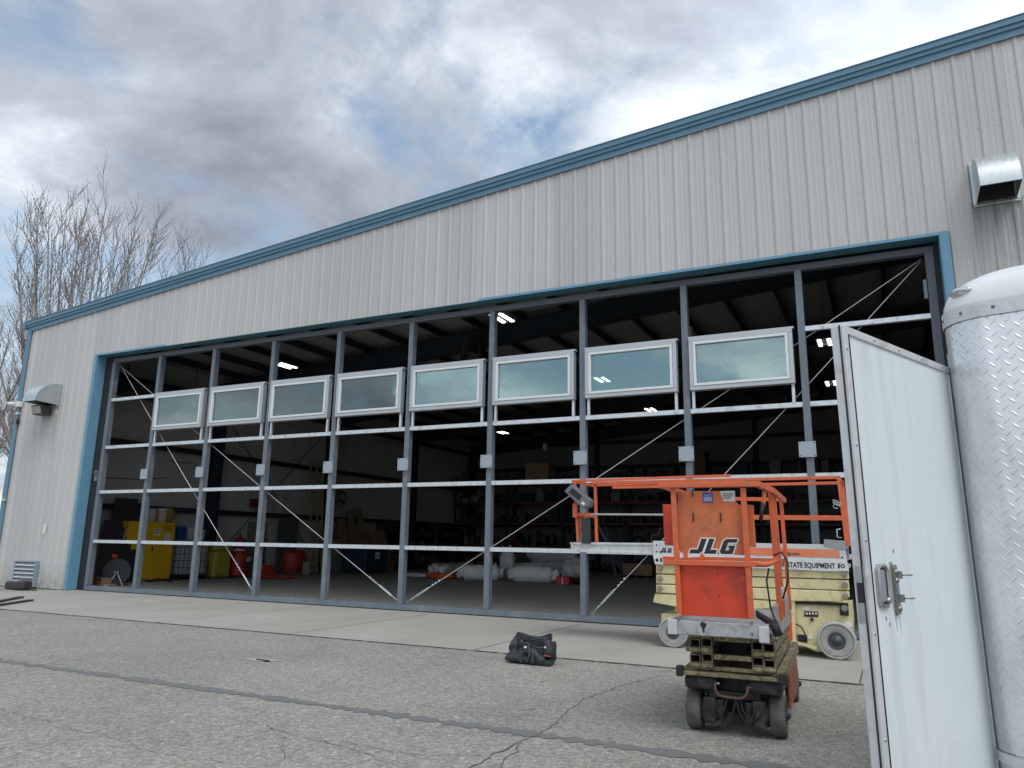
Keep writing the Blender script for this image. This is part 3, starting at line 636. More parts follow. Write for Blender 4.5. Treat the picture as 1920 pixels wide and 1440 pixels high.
for dy in (.9,1.8):
    f=MB(); f.bar((T0.x+.05,YF+dy,.87),(T0.x+.03,YF+dy,T0.z),.036,.036,up=(0,1,0)); f.build('rail_post',orange,LF)
f=MB(); f.rbox(xR+.045,xR+.10,YF+.70,YF+.78,1.02,1.13,.01); f.build('gate_hinge',alum_l,LF)
f=MB(); f.bar((T0.x+.03,-5.8,T0.z),(xR+.075,-5.8,T0.z-.02),.036); f.bar((T0.x+.03,-5.8,A.z),(xR+.075,-5.8,A.z),.036); f.build('far_rail',orange,LF)
f=MB(); q=PF(1432,925); f.bar((xR+.03,YF+.25,T0.z-.03),(xR+.015,YF+.22,T0.z-.16),.024); f.build('gate_latch',orange,LF)
f=MB(); f.cyl((xR+.015,YF+.22,T0.z-.14),(xR-.01,YF+.20,T0.z-.28),.016,n=10); f.build('latch_grip',blackm,LF)
# panels
def panel(name,pts,dy,m,th=.008,par=LF,**k):
    P=[PF(u,v,dy) for u,v in pts]; f=MB(); f.prism([(p.x,p.z) for p in P],lambda a_,b_,t:(a_,YF+dy+t,b_),0,th); return f.build(name,m,par,bevel=.002,**k)
up=panel('upper_panel',[(1271,921),(1377,921),(1379,940),(1385,946),(1393,947),(1399,1037),(1394,1041),(1277,1036),(1272,1025),(1268,948),(1271,944)],.07,orange_d,label='faded brown orange panel carrying black lettering')
low=panel('lower_panel',[(1271,1058),(1400,1058),(1409,1064),(1411,1161),(1278,1153)],.06,red_p,label='bright red orange lower panel')
panel('side_flap',[(1244,946),(1262,946),(1266,1024),(1248,1022)],.16,red_p)
panel('side_flap',[(1396,946),(1413,947),(1418,1026),(1402,1025)],.16,orange_d)
a=PF(1292,1039,.07);bq=PF(1384,1010,.07)
kb,kw=MB(),MB(); logo(kb,kw,bq.x-a.x,bq.z-a.z-.005,lambda x,y,t:(a.x+x,YF+.068-t,a.z+y+.004),.002)
kw.build('logo_outline',white_p,up); kb.build('logo_letters',black_l,up)
panel('blue_notice',[(1317,923),(1336,923),(1337,942),(1318,943)],.066,mat('blue_sticker',(.04,.07,.42),.5,0,.1),.002)
panel('white_notice',[(1349,921),(1377,920),(1378,940),(1356,940),(1353,932)],.066,mat('white_sticker',(.66,.66,.64),.6,0,.05),.002)
tx=MB()
q=PF(1327,930,.06); text_mb(tx,'SAFETY',.018,lambda x,y,z:(q.x+x,YF+.064-z,q.z+y),.001)
for k in range(4): tx.box(q.x-.035,q.x+.03,YF+.0635,YF+.0645,q.z-.012-.010*k,q.z-.0075-.010*k)
tx.build('notice_print',white_p,LF)
tx=MB(); q=PF(1365,927,.06); 
for k in range(4): tx.box(q.x-.045,q.x+.045-.01*k,YF+.063,YF+.0645,q.z+.005-.013*k,q.z+.009-.013*k)
tx.build('notice_print',black_l,LF)
f=MB()
for (u,v) in ((1300,968),(1351,968)):
    q=PF(u,v,.07); f.rbox(q.x-.004,q.x+.006,YF+.055,YF+.068,q.z-.045,q.z+.03,.002,1)
q=PF(1299,925,.07); f.rbox(q.x-.004,q.x+.004,YF+.055,YF+.068,q.z-.03,q.z+.03,.002,1)
for (u,v) in ((1345,1076),(1348,1116),(1395,1078),(1398,1118)):
    q=PF(u,v,.06); f.cyl((q.x,YF+.06,q.z),(q.x,YF+.052,q.z),.006,n=8)
f.build('panel_hardware',dark,LF)
# cables on the right
f=MB(); x=xR+.03
f.tube([(x+.02,YF+.5,1.40),(x+.09,YF+.5,1.43),(x+.13,YF+.45,1.36),(x+.13,YF+.42,1.2),(x+.08,YF+.45,1.05)],.008,6)
f.tube([(x+.0,YF+.25,1.30),(x-.02,YF+.22,1.2),(x+.0,YF+.2,1.0),(x+.03,YF+.2,.90),(x+.04,YF+.15,.85)],.008,6)
pts=[]
for k in range(60):
    a_=k*.75; pts.append((x-.11+.12*k/60,YF+.18+.024*math.cos(a_*1.3),.945-.07*k/60+.024*math.sin(a_*1.3)))
f.tube(pts,.0085,6); f.build('coiled_cable',blackm,LF)
f=MB(); f.cyl((x+.02,YF+.1,.90),(x+.06,YF+.06,.80),.035,n=14); f.cyl((x-.0,YF-.0,.80),(x+.0,YF-.012,.80),.02,n=12); f.build('power_plug',blackm,LF)
PIV=Vector((18.78,-7.5,0)); LF.rotation_euler=(0,0,R(2.6)); LF.location=PIV+Matrix.Rotation(R(2.6),3,'Z')@(LF.location-PIV)
# ================================================================ cream scissor lift, side on
YC=-2.58
def PC(u,v,dy=0): return FY(u,v,YC+dy)
LC=thing('scissor_lift','cream and white scissor lift side on beside the door, its aluminium deck extended left','scissor lift',(18.3,-2.0,0))
tyre_r=mat('pale_dusty_rim',(.34,.33,.31),.8,0,.1,8,dirt=(.22,.21,.2),dirt_amt=.3)
for (u,v,r,o) in ((1261,1184,.215,0),(1569,1204,.245,0)):
    q=PC(u,v)
    for yy,ax in ((YC,(0,-1,0)),(YC+1.1,(0,1,0))):
        c=Vector((q.x-(.12 if ax[1]>0 else 0),yy+.05 if ax[1]<0 else yy-.05,r+.012)); wp=thing('wheel',None,None,c); wp.parent=LC; wp.location=c-LC.location
        wheel(wp,c,r,.11,ax,tyre_l,tyre_r if ax[1]<0 else dark,flat=True)
        if ax[1]<0:
            f=MB(); f.lathe(c,ax,[(r*.46,.030),(r*.46,.040),(r*.40,.044),(r*.38,.038),(r*.26,.038),(r*.24,.052),(r*.12,.056),(r*.1,.066),(0,.068)],20); f.build('hub_cap',mat('dark_grey_hub',(.07,.075,.085),.5,.3),wp)
# chassis
f=MB()
def quadC(f,pts,dy0,dy1): P=[PC(u,v,dy0) for u,v in pts]; f.prism([(p.x,p.z) for p in P],lambda a_,b_,t:(a_,YC+t,b_),dy0,dy1)
f=MB(); quadC(f,[(1440,1140),(1484,1127),(1594,1132),(1597,1165),(1597,1222),(1530,1222),(1510,1212),(1448,1205)],.125,.98); f.build('chassis',cream,LC,bevel=.006)
f=MB(); quadC(f,[(1240,1150),(1450,1156),(1450,1198),(1270,1186),(1240,1170)],.16,.96); f.build('front_chassis',cream,LC,bevel=.006)
f=MB(); quadC(f,[(1482,1125),(1590,1131),(1590,1137),(1482,1132)],.08,.124); f.build('shadow_slot',blackm,LC)
f=MB(); quadC(f,[(1495,1190),(1512,1191),(1514,1204),(1497,1204)],.10,.124); q=PC(1592,1147); f.rbox(q.x-.12,q.x-.01,YC+.08,YC+.124,q.z-.06,q.z+.05,.01); f.build('black_recess',blackm,LC)
f=MB(); quadC(f,[(1508,1146),(1534,1147),(1534,1157),(1508,1156)],.115,.1235); f.build('decal',black_l,LC)
f=MB(); quadC(f,[(1505,1137),(1518,1137),(1518,1144),(1505,1143)],.115,.1235); quadC(f,[(1515,1190),(1523,1190),(1523,1198),(1515,1198)],.115,.1235); quadC(f,[(1582,1166),(1598,1167),(1598,1176),(1582,1175)],.115,.1235)
for k in range(4): 
    q=PC(1511+k*6.,1151.5); f.box(q.x-.012,q.x+.012,YC+.112,YC+.1145,q.z-.012,q.z+.012)
f.build('decal',white_p,LC)
f=MB(); q=PC(1521,1163); f.cyl((q.x,YC+.12,q.z),(q.x,YC+.09,q.z),.022,n=12); f.tube([tuple(PC(1489,1168,.1)),tuple(PC(1503,1176,.07)),tuple(PC(1510,1190,.06)),tuple(PC(1509,1203,.1))],.010,6); f.build('cable_and_knob',blackm,LC)
f=MB(); A=PC(1487,1125,.09);B=PC(1489,1205,.09); f.bar(tuple(B),tuple(A),.05,.03,up=(0,1,0)); A=PC(1489,1204,.05);B=PC(1532,1215,.05); f.bar(tuple(A),tuple(B),.035,.03,up=(0,1,0)); f.build('outrigger_arm',cream,LC)
f=MB(); A=PC(1480,1160,.1); f.rbox(A.x-.04,A.x+.03,YC+.06,YC+.12,A.z-.28,A.z+.08,.01); f.build('red_lever_plate',red_p,LC)
# stacked scissor arms
LB=[1057,1076,1095,1112,1129]; RB=[1066,1087,1108,1129,1139]
for k in range(4):
    f=MB(); g_=.9
    pts=[(1230 if k<3 else 1228,LB[k]+g_),(1590-0*k+k,RB[k]+g_),(1592+k*1.0,RB[k+1]-g_ if k<3 else RB[k]+10),(1230 if k<3 else 1234,LB[k+1]-g_)]
    if k==2: pts=[(1230,LB[k]+g_),(1592,RB[k]+g_),(1593,RB[k]+12),(1576,RB[k+1]-g_),(1480,RB[k+1]-g_-1),(1230,LB[k+1]-g_)]
    if k==3: pts=[(1228,LB[k]+g_),(1470,1128),(1470,1140),(1310,1146),(1226,1130),(1224,1127)]
    quadC(f,pts,.05+.012*(k%2),.14); quadC(f,[(u,v) for u,v in pts],.90,.98)
    a_=f.build('scissor_arm',cream,LC,bevel=.012)
    f=MB()
    for u,v in (((1236,(LB[k]+LB[k+1])/2),(1583+k,(RB[k]+RB[min(k+1,4)])/2)) if k<3 else ((1583,1141),)):
        q=PC(u,v); f.cyl((q.x,YC+.05,q.z),(q.x,YC+.01,q.z),.040,n=14); f.cyl((q.x,YC+.01,q.z),(q.x,YC-.005,q.z),.022,n=8)
    f.build('pivot_pin',mat('pin_steel',(.30,.28,.22),.5,.4),a_)
f=MB(); quadC(f,[(1265,1128),(1470,1139),(1470,1150),(1265,1146)],.2,.9); f.build('lower_frame',cream,LC)
# platform sides
f=MB(); quadC(f,[(1227,1048),(1591,1060),(1592,1072),(1560,1073),(1228,1057)],.03,.07); f.box(*(lambda a_,b_:(a_.x,b_.x,YC+.03,YC+1.06,a_.z-.05,a_.z-.0))(PC(1228,1050),PC(1588,1050))); f.build('lower_platform_beam',alum_l,LC)
f=MB(); quadC(f,[(1224,1040),(1588,1050),(1591,1071),(1560,1071),(1228,1058)],.0,.03); sk=f.build('lettered_skirt',mat('white_skirt_paint',(.66,.66,.65),.45,0,.05,5,dirt=(.42,.42,.41),dirt_amt=.25,dirt_scale=8),LC,bevel=.003)
f=MB(); quadC(f,[(1224,1014),(1584,1022),(1588,1051),(1225,1041)],.012,.055); dk=f.build('deck_side',alum_l,LC,bevel=.004)
f=MB(); quadC(f,[(1395,1026),(1573,1031),(1575,1046),(1396,1040)],.006,.0115); f.build('orange_stripe',mat('stripe_orange',(.72,.20,.09),.5,0,.06,6,dirt=(.6,.3,.2),dirt_amt=.3),dk)
f=MB(); quadC(f,[(1545,1011),(1585,1014),(1585,1030),(1562,1028),(1545,1023)],.0,.012); f.build('grey_tape_patch',mat('grey_tape',(.30,.31,.32),.5),dk)
A=PC(1225,1014);B=PC(1584,1022); f=MB(); f.box(A.x,B.x,YC+.056,YC+1.06,1.46,1.475); f.box(A.x,B.x,YC+1.06,YC+1.10,1.30,1.52); f.build('platform_deck',alum,LC)
# lettering on the skirt and stripe
def along(u0,v0,u1,v1,dy):
    A=PC(u0,v0,dy);B=PC(u1,v1,dy);d=(B-A);L_=d.length;e=d/L_;n=Vector((-e.z,0,e.x));return A,e,n,L_
A,e,n,L_=along(1456,1058,1566,1061,-.001)
tx=MB(); M0=(A+e*L_/2); 
def fnS(x,y,z): p=M0+e*x+n*(y-.035); return (p.x,YC-.001-z,p.z)
text_mb(tx,'SUNSTATE EQUIPMENT',.098,fnS,.002,bold=.0025)
bm_=tx.bm; xs=[v.co.x for v in bm_.verts]; w0=max(xs)-min(xs); cx_=(max(xs)+min(xs))/2; s_=L_/w0
for v in bm_.verts: v.co.x=cx_+(v.co.x-cx_)*s_; 
q=PC(1573,1061,-.001); tx.rbox(q.x-.012,q.x+.012,YC-.003,YC-.0008,q.z-.03,q.z+.03,.003,1); q=PC(1580,1061); tx.lathe((q.x,YC-.001,q.z),(0,-1,0),[(.016,0),(.028,0),(.028,.003),(.016,.003),(.016,0)],14)
tx.build('skirt_lettering',black_l,sk)
A,e,n,L_=along(1474,1038,1500,1039,.005); tx=MB(); M0=A+e*L_/2
text_mb(tx,'jlg.com',.062,lambda x,y,z:((M0+e*x+n*y).x,YC+.0055-z,(M0+e*x+n*(y-.015)).z),.002,bold=.001); tx.build('stripe_lettering',black_l,dk)
A=PC(1236,1036); kb=MB(); kw=MB(); logo(kb,None,.20,.068,lambda x,y,t:(A.x+x,YC+.011-t,A.z+y),.002); kb.build('logo_letters',black_l,dk)
f=MB(); 
for (u,v) in ((1231,1022),(1231,1034),(1578,1029),(1579,1045)):
    q=PC(u,v); f.cyl((q.x,YC+.012,q.z),(q.x,YC+.003,q.z),.012,n=8)
f.build('deck_rivets',dark,dk)
f=MB(); q=PC(1232,1050); f.lathe((q.x,YC-.001,q.z),(0,-1,0),[(.0,0),(.024,0),(.024,.003),(0,.004)],14); f.rbox(q.x+.05,q.x+.075,YC-.004,YC-.0005,q.z-.03,q.z+.035,.006,1); f.build('skirt_slots',black_l,sk)
f=MB(); quadC(f,[(1243,1043),(1268,1044),(1268,1052),(1243,1051)],-.004,-.0005); f.build('red_sticker',red_p,sk)
# extension deck
A=PC(1070,1018);B=PC(1226,1018)
f=MB(); y0,y1=YC+.06,YC+1.0
def quadE(f,pts,dy0,dy1): P=[PC(u,v,.06) for u,v in pts]; f.prism([(p.x,p.z) for p in P],lambda a_,b_,t:(a_,YC+t,b_),dy0,dy1)
quadE(f,[(1069,1017),(1226,1018),(1226,1022),(1069,1021)],.06,.10); quadE(f,[(1069,1021),(1226,1022),(1226,1038),(1069,1032)],.085,.10); quadE(f,[(1069,1030),(1226,1036),(1226,1040),(1069,1034)],.055,.10)
f.box(A.x,B.x+.4,YC+.101,y1,1.475,1.49); f.box(A.x,A.x+.02,YC+.06,y1,1.40,1.49); f.box(A.x,B.x,y1,y1+.03,1.36,1.5); f.build('extension_deck',alum_l,LC,bevel=.003)
# railings
zt3=2.44; XL3=PC(1071,903).x; XR3=PC(1572,897).x
for yy,nm in ((YC+.04,'near'),(YC+1.04,'far')):
    f=MB(); dz=0 if nm=='near' else .0
    L0=FY(1080,909,YC+.04); R0=FY(1572,899,YC+.04)
    f.bar((XL3+.35,yy,zt3-.015),(XR3,yy,zt3-.01),.045,.045); f.bar((XL3,yy+.045,zt3+.03),(XL3+2.5,yy+.045,zt3+.055),.036,.036)
    f.build('top_rail',orange,LC,bevel=.004)
    f=MB(); f.bar((XL3+2.3,yy,1.905),(XR3+.05,yy,1.89),.034,.034); f.build('mid_rail',orange,LC)
    if nm=='near': f=MB(); f.bar((XL3+.25,yy+.02,1.935),(XL3+2.3,yy+.02,1.92),.028,.028); f.build('grey_mid_rail',mat('worn_grey_rail',(.42,.40,.37),.6,.2,.15,10),LC)
    f=MB(); f.bar((XR3,yy,zt3+.01),(XR3+.045,yy,1.50),.046,.046,up=(0,1,0)); f.build('rail_post',orange,LC)
    for (xa,xb) in (((XL3+.03,XL3+.09),(XL3+.38,XL3+.40)) if nm=='near' else ()):
        f=MB(); f.bar((xa,yy+.04,zt3+.02),(xb,yy+.04,1.49),.04,.04,up=(0,1,0)); f.build('rail_post',orange,LC)
f=MB(); f.bar((XL3,YC+.06,zt3+.02),(XL3,YC+1.08,zt3+.02),.04); f.bar((XR3,YC+.04,zt3-.01),(XR3,YC+1.04,zt3-.01),.04); f.bar((XL3+.02,YC+.06,1.93),(XL3+.3,YC+.02,1.93),.05); f.bar((XL3+.04,YC+.06,1.93),(XL3+.04,YC+1.06,1.93),.036); f.build('end_rails',orange,LC)
f=MB(); f.rbox(XL3+.06,XL3+.18,YC+.09,YC+.11,1.66,1.93,.008); f.rbox(XL3+.02,XL3+.10,YC-.0,YC+.06,1.88,2.1,.01); f.build('box_bracket',orange,LC)
q=PC(1090,930); cb=MB(); e=Vector((.78,0,-.62)).normalized(); n=Vector((.62,0,.78))
def cbp(a_,b_,t): p=Vector((q.x,YC-.02+t,q.z))+e*a_+n*b_; return tuple(p)
cb.prism([(-.24,-.10),(.17,-.12),(.24,-.03),(.2,.06),(-.02,.06),(-.22,.06)],cbp,-.10,.10); 
cbx=cb.build('control_box',mat('grey_plastic',(.14,.15,.16),.5,0,.1),LC,bevel=.015)
f=MB(); f.prism([(-.16,-.06),(.05,-.06),(.05,.03),(-.16,.03)],cbp,-.106,-.101); f.build('screen',black_l,cbx)
f=MB(); f.prism([(.11,-.07),(.17,-.07),(.17,-.03),(.11,-.03)],cbp,-.107,-.101); f.build('sticker',white_p,cbx)
q=PC(1103,995); f=MB(); f.rbox(q.x-.13,q.x+.02,YC+.02,YC+.08,q.z-.2,q.z+.20,.012); f.build('manual_holder',mat('black_plastic',(.03,.03,.035),.5),LC)
f=MB(); pts=[]
for k in range(50):
    a_=k*.9; t=k/50; pts.append((XL3+.42+.14*t+.02*math.cos(a_),YC+.1+.02*math.sin(a_),1.75-.24*t))
f.tube(pts,.007,6); A=PC(1213,1018); f.tube([(A.x,YC+.2,1.50),(A.x+.02,YC+.2,1.62),(A.x+.13,YC+.2,1.62),(A.x+.15,YC+.2,1.72),(A.x+.25,YC+.2,1.74),(A.x+.3,YC+.2,1.8)],.009,6); f.build('control_cable',blackm,LC)
f=MB(); q=PC(1569,945); 
for s_ in range(3): f.tube([(q.x+.05*math.cos(k*PI/5+s_),YC+.0,q.z+.03*math.sin(k*PI/5)+.03*s_-.03) for k in range(9)],.004,5)
f.build('wire_tie',galv,LC)
f=MB(); q=PC(1574,1000); f.tube([(q.x+.02,YC,q.z-.06),(q.x-.03,YC-.02,q.z-.05),(q.x-.03,YC-.02,q.z+.05),(q.x+.02,YC,q.z+.06)],.008,6); f.build('grab_handle',galv,LC)
# ================================================================ trailer
HG=Vector((20.28,-10.43,0)); TA=math.atan2(-.2,.98)
TR=thing('cargo_trailer','enclosed trailer with diamond plate nose and rounded white roof cap at the right edge','trailer',(HG.x,HG.y,0),rotz=TA,local=True)
def mk_plate():
    m,nt,N,L,b=newmat('diamond_plate')
    uv=nt.nodes.new('ShaderNodeUVMap'); uv.uv_map='plate'
    def M_(op,a,b_=None,c_=None): return mathn(nt,op,a,b_,c_)
    sp=nt.nodes.new('ShaderNodeSeparateXYZ'); L.new(uv.outputs[0],sp.inputs[0])
    P=.024
    def lug(offu,offv,sgn):
        u=M_('ADD',M_('DIVIDE',sp.outputs[0],P),offu); v=M_('ADD',M_('DIVIDE',sp.outputs[1],P),offv)
        # lattice rotated 45 degrees: cell of 2x2
        fu=M_('SUBTRACT',M_('MULTIPLY',M_('FRACT',M_('MULTIPLY',u,.5)),2),1); fv=M_('SUBTRACT',M_('MULTIPLY',M_('FRACT',M_('MULTIPLY',v,.5)),2),1)
        a_=M_('MULTIPLY',M_('ADD',fu,M_('MULTIPLY',fv,sgn)),.7071); b_=M_('MULTIPLY',M_('SUBTRACT',fv,M_('MULTIPLY',fu,sgn)),.7071)
        d=M_('SQRT',M_('ADD',M_('POWER',M_('DIVIDE',M_('ABSOLUTE',a_),.66),2),M_('POWER',M_('DIVIDE',M_('ABSOLUTE',b_),.155),2)))
        r=nt.nodes.new('ShaderNodeMapRange'); r.interpolation_type='SMOOTHSTEP'; L.new(d,r.inputs[0]); r.inputs[1].default_value=1.25; r.inputs[2].default_value=.45; r.inputs[3].default_value=0; r.inputs[4].default_value=1
        return r.outputs[0]
    h=M_('MAXIMUM',lug(0,0,1),lug(1,1,1)) if False else M_('MAXIMUM',lug(0,0,1),lug(1,1,-1))
    tc=nt.nodes.new('ShaderNodeTexCoord')
    wave=noise(nt,3.2,2,.5,tc.outputs['Object'],stretch=(1.6,1.6,.35))
    bp=nd(nt,'ShaderNodeBump',Strength=.8,Distance=.0014); L.new(h,bp.inputs['Height'])
    b2=nd(nt,'ShaderNodeBump',Strength=.9,Distance=.05); L.new(wave,b2.inputs['Height']); L.new(b2.outputs[0],bp.inputs['Normal']); L.new(bp.outputs[0],b.inputs['Normal'])
    sm=noise(nt,4,6,.7,tc.outputs['Object'],dist=.6)
    L.new(mixc(nt,ramp(nt,sm,[(.35,0),(.7,1)]),(.68,.68,.68),(.85,.85,.85)),b.inputs['Base Color']); b.inputs['Metallic'].default_value=.88
    L.new(ramp(nt,sm,[(.3,.28),(.7,.5)]),b.inputs['Roughness'])
    return m
plate=mk_plate()
CW,CR=1.80,.16
def outline(n=10,inset=0,r=None,dmax=3.4):   # from the hinge side round both corners; local x along the nose
    r=CR if r is None else r; P=[]
    P.append((0+inset,dmax)); P.append((0+inset,0.0-CR+r if False else 0.0))
    for k in range(1,n+1):
        a=PI/2*k/n; P.append((r-(r-inset)*math.cos(a)*1.0,-(r-inset)*math.sin(a)))
    for k in range(0,n+1):
        a=PI/2*k/n; P.append((CW-r+(r-inset)*math.sin(a),-(r-inset)*math.cos(a)))
    P.append((CW-inset,dmax)); return P
def skin(mb,z0,z1,inset=0,uvl=None):
    P=outline(10,inset); s=0; S_=[0]
    for a,b in zip(P,P[1:]): s+=math.hypot(b[0]-a[0],b[1]-a[1]); S_.append(s)
    B=[mb._v((x,y,z0)) for x,y in P];T=[mb._v((x,y,z1)) for x,y in P]
    for i in range(len(P)-1):
        f=mb.bm.faces.new((B[i],B[i+1],T[i+1],T[i])); f.smooth=True
        if uvl:
            for lp,(ss,zz) in zip(f.loops,((S_[i],z0),(S_[i+1],z0),(S_[i+1],z1),(S_[i],z1))): lp[uvl].uv=(ss,zz)
wt=mat('white_fibreglass',(.74,.76,.77),.25,0,.04,3,coat=.3)
f=MB(); uvl=f.bm.loops.layers.uv.new('plate'); skin(f,.46,.735,0,uvl); skin(f,.762,2.364,0,uvl); f.build('nose_plate',plate,TR,normals=False)
f=MB(); skin(f,.730,.766,-.008); f.build('rub_rail',alum_l,TR,normals=False)
f=MB(); skin(f,2.352,2.412,-.007); f.build('top_trim',alum_l,TR,normals=False)
f=MB()
P=outline(10,-.007)
def trimpt(s):
    L0=0
    for a,b in zip(P[1:],P[2:]):
        d=math.hypot(b[0]-a[0],b[1]-a[1])
        if L0+d>=s: t=(s-L0)/d; return (a[0]+(b[0]-a[0])*t,a[1]+(b[1]-a[1])*t),Vector(((b[1]-a[1])/d,-(b[0]-a[0])/d,0))
        L0+=d
    return P[-1],Vector((0,-1,0))
for k in range(16):
    (x,y),nn=trimpt(.06+k*.115)
    nn=Vector((nn.x,nn.y,0)); nn=-nn if nn.y>0 else nn
    if k<1: nn=Vector((-1,-.3,0)).normalized()
    f.lathe((x,y,2.383),nn,[(.0075,0),(.006,.003),(0,.005)],8)
f.build('trim_screws',mat('dull_screw',(.16,.16,.16)),TR)
# roof cap: rounded rings
f=MB(); rings=[]; n=9
for k in range(n+1):
    a=PI/2*k/n; ins=.20*(1-math.cos(a)); z=2.412+.17*math.sin(a)
    r=max(CR,.16); P=outline(10,ins*.55 if False else 0)
    cx,cy=CW/2,1.7; Q=[]
    for (x,y) in P:
        dx=min(x,ins*0+x); 
        # push inwards from each edge
        px_=x+(ins if x<CW/2 else -ins)*(1 if abs(x-CW/2)>CW/2-.2 else (abs(x-CW/2)/(CW/2-.2)));
        py_=y+(ins if y<.5 else 0)
        Q.append((px_,py_,z))
    rings.append([f._v(p) for p in Q])
for A,B in zip(rings,rings[1:]):
    for i in range(len(A)-1): q=f.bm.faces.new((A[i],A[i+1],B[i+1],B[i])); q.smooth=True
f.bm.faces.new(rings[-1]); f.build('roof_cap',wt,TR,normals=False)
f=MB(); f.box(0.004,CW-.004,.0,3.4,.42,.46); f.box(.0,CW,3.38,3.4,.46,2.4); f.build('floor_frame',dark,TR)
for sx,yw in ((0.06,2.1),(CW-.26,2.1)):
    f=MB(); f.lathe((sx,yw,.33),(1,0,0),[(.2,0),(.33,.0),(.33,.2),(.2,.2),(.2,0)],24); f.build('wheel',blackm,TR)
f=MB(); f.box(CW/2-.05,CW/2+.05,-1.1,0,.36,.42); f.build('tongue',dark,TR)
# marker light on the cap, placed on the left corner
lq=MB(); 
def capn(): return Vector((-.45,-.85,.15)).normalized()
cN=capn(); cC=Vector((.085,-.118,2.475)); cu=Vector((cN.y,-cN.x,0)).normalized()*-1; cv=Vector((0,0,1))
base=[];top=[]
ringsL=[]
for rr_,hh in ((1.0,-.01),(1.0,.006),(.86,.012),(.7,.013),(.6,.022),(.3,.028),(.0,.03)):
    ringsL.append([lq._v(cC+cu*(.045*rr_*math.cos(2*PI*k/20))+cv*(.021*rr_*math.sin(2*PI*k/20))+cN*hh) for k in range(20)])
for A,B in zip(ringsL,ringsL[1:]):
    for k in range(20): q=lq.bm.faces.new((A[k],A[(k+1)%20],B[(k+1)%20],B[k])); q.smooth=True
lq.build('marker_light',mat('clear_lens_chrome',(.6,.6,.6),.12,.6,.05),TR)
# open side door
D1=G(1578,607,2.2); dv=Vector((D1.x-HG.x,D1.y-HG.y,0)); DWd=dv.length
dloc=Matrix.Rotation(-TA,3,'Z')@dv; 
dx=dloc.normalized(); dn=Vector((dx.y,-dx.x,0)); 
if (Matrix.Rotation(TA,3,'Z')@dn).y>0: dn=-dn      # towards the camera
TR.rotation_euler=(0,-R(.9),TA); TR.location=Vector((HG.x,HG.y,0))+Matrix.Rotation(TA,3,'Z')@Vector((.035,0,0))
DR=bpy.data.objects.new('side_door',None); COL.objects.link(DR); DR.parent=TR; OFF['side_door']=Vector((0,0,0)); OFF[DR.name]=Vector((0,0,0)); DR['label']='white side door swung wide open'
def dp(a,z,t): p=dx*a+dn*t; return (p.x,p.y,z)
def dbox(f,a0,a1,z0,z1,t0,t1): f.hexa([dp(a0,z0,t0),dp(a1,z0,t0),dp(a1,z0,t1),dp(a0,z0,t1),dp(a0,z1,t0),dp(a1,z1,t0),dp(a1,z1,t1),dp(a0,z1,t1)])
dwm,nt,N,L,b=newmat('white_door_skin')
tcn=nt.nodes.new('ShaderNodeTexCoord'); f1=noise(nt,2.2,5,.6,tcn.outputs['Object']); f2=noise(nt,14,6,.7,tcn.outputs['Object'],stretch=(1,1,.25))
base=mixc(nt,f1,(.64,.715,.735),(.72,.785,.80)); base=mixc(nt,ramp(nt,f2,[(.6,0),(.85,.35)]),base,(.47,.53,.54)); f3=noise(nt,7,7,.72,tcn.outputs['Object'],stretch=(1,1,.08),dist=.3); base=mixc(nt,ramp(nt,f3,[(.5,0),(.72,.65)]),base,(.50,.55,.555))
f4=noise(nt,45,5,.75,tcn.outputs['Object'],dist=2.); base=mixc(nt,ramp(nt,f4,[(.69,0),(.74,.6)]),base,(.38,.40,.40))
f5=noise(nt,1.7,4,.6,tcn.outputs['Object']); L.new(ramp(nt,f5,[(.35,.26),(.65,.48)]),b.inputs['Roughness'])
bpd=nd(nt,'ShaderNodeBump',Strength=.5,Distance=.012); L.new(noise(nt,2.6,2,.5,tcn.outputs['Object']),bpd.inputs['Height']); L.new(bpd.outputs[0],b.inputs['Normal'])
L.new(base,b.inputs['Base Color'])
f=MB(); dbox(f,.012,DWd-.03,.50,2.185,-.036,-.003); f.build('door_skin',dwm,DR)
f=MB(); dbox(f,.0,DWd-.028,2.172,2.2,-.04,.004); dbox(f,DWd-.031,DWd,.48,2.2,-.04,.004); dbox(f,.0,.03,.48,2.171,-.04,.003); dbox(f,.03,DWd-.031,.48,.51,-.04,.004); f.build('door_frame',alum_l,DR,bevel=.003)
f=MB(); dbox(f,DWd,DWd+.003,.48,2.2,-.012,-.007); dbox(f,DWd-.036,DWd-.030,.5,2.172,.0,.0052); f.build('edge_seal',blackm,DR)
f=MB()
for z in (.62,.92,1.22,1.5,1.8,2.12): f.lathe(dp(DWd-.012,z,.004),dn,[(.006,0),(.005,.003),(0,.004)],8)
for a in (.1,.3,.5,.7): f.lathe(dp(a,2.187,.004),dn,[(.006,0),(.005,.003),(0,.004)],8)
f.build('door_screws',mat('bright_screw',(.45,.45,.45),.4,.6),DR)
f=MB(); hp=dp(-.012,0,.0)
f.cyl((hp[0],hp[1],.5),(hp[0],hp[1],2.26),.009,n=8)
for z in (.62,1.35,2.02): f.cyl((hp[0],hp[1],z-.06),(hp[0],hp[1],z+.06),.015,n=10)
f.build('piano_hinge',alum,DR)
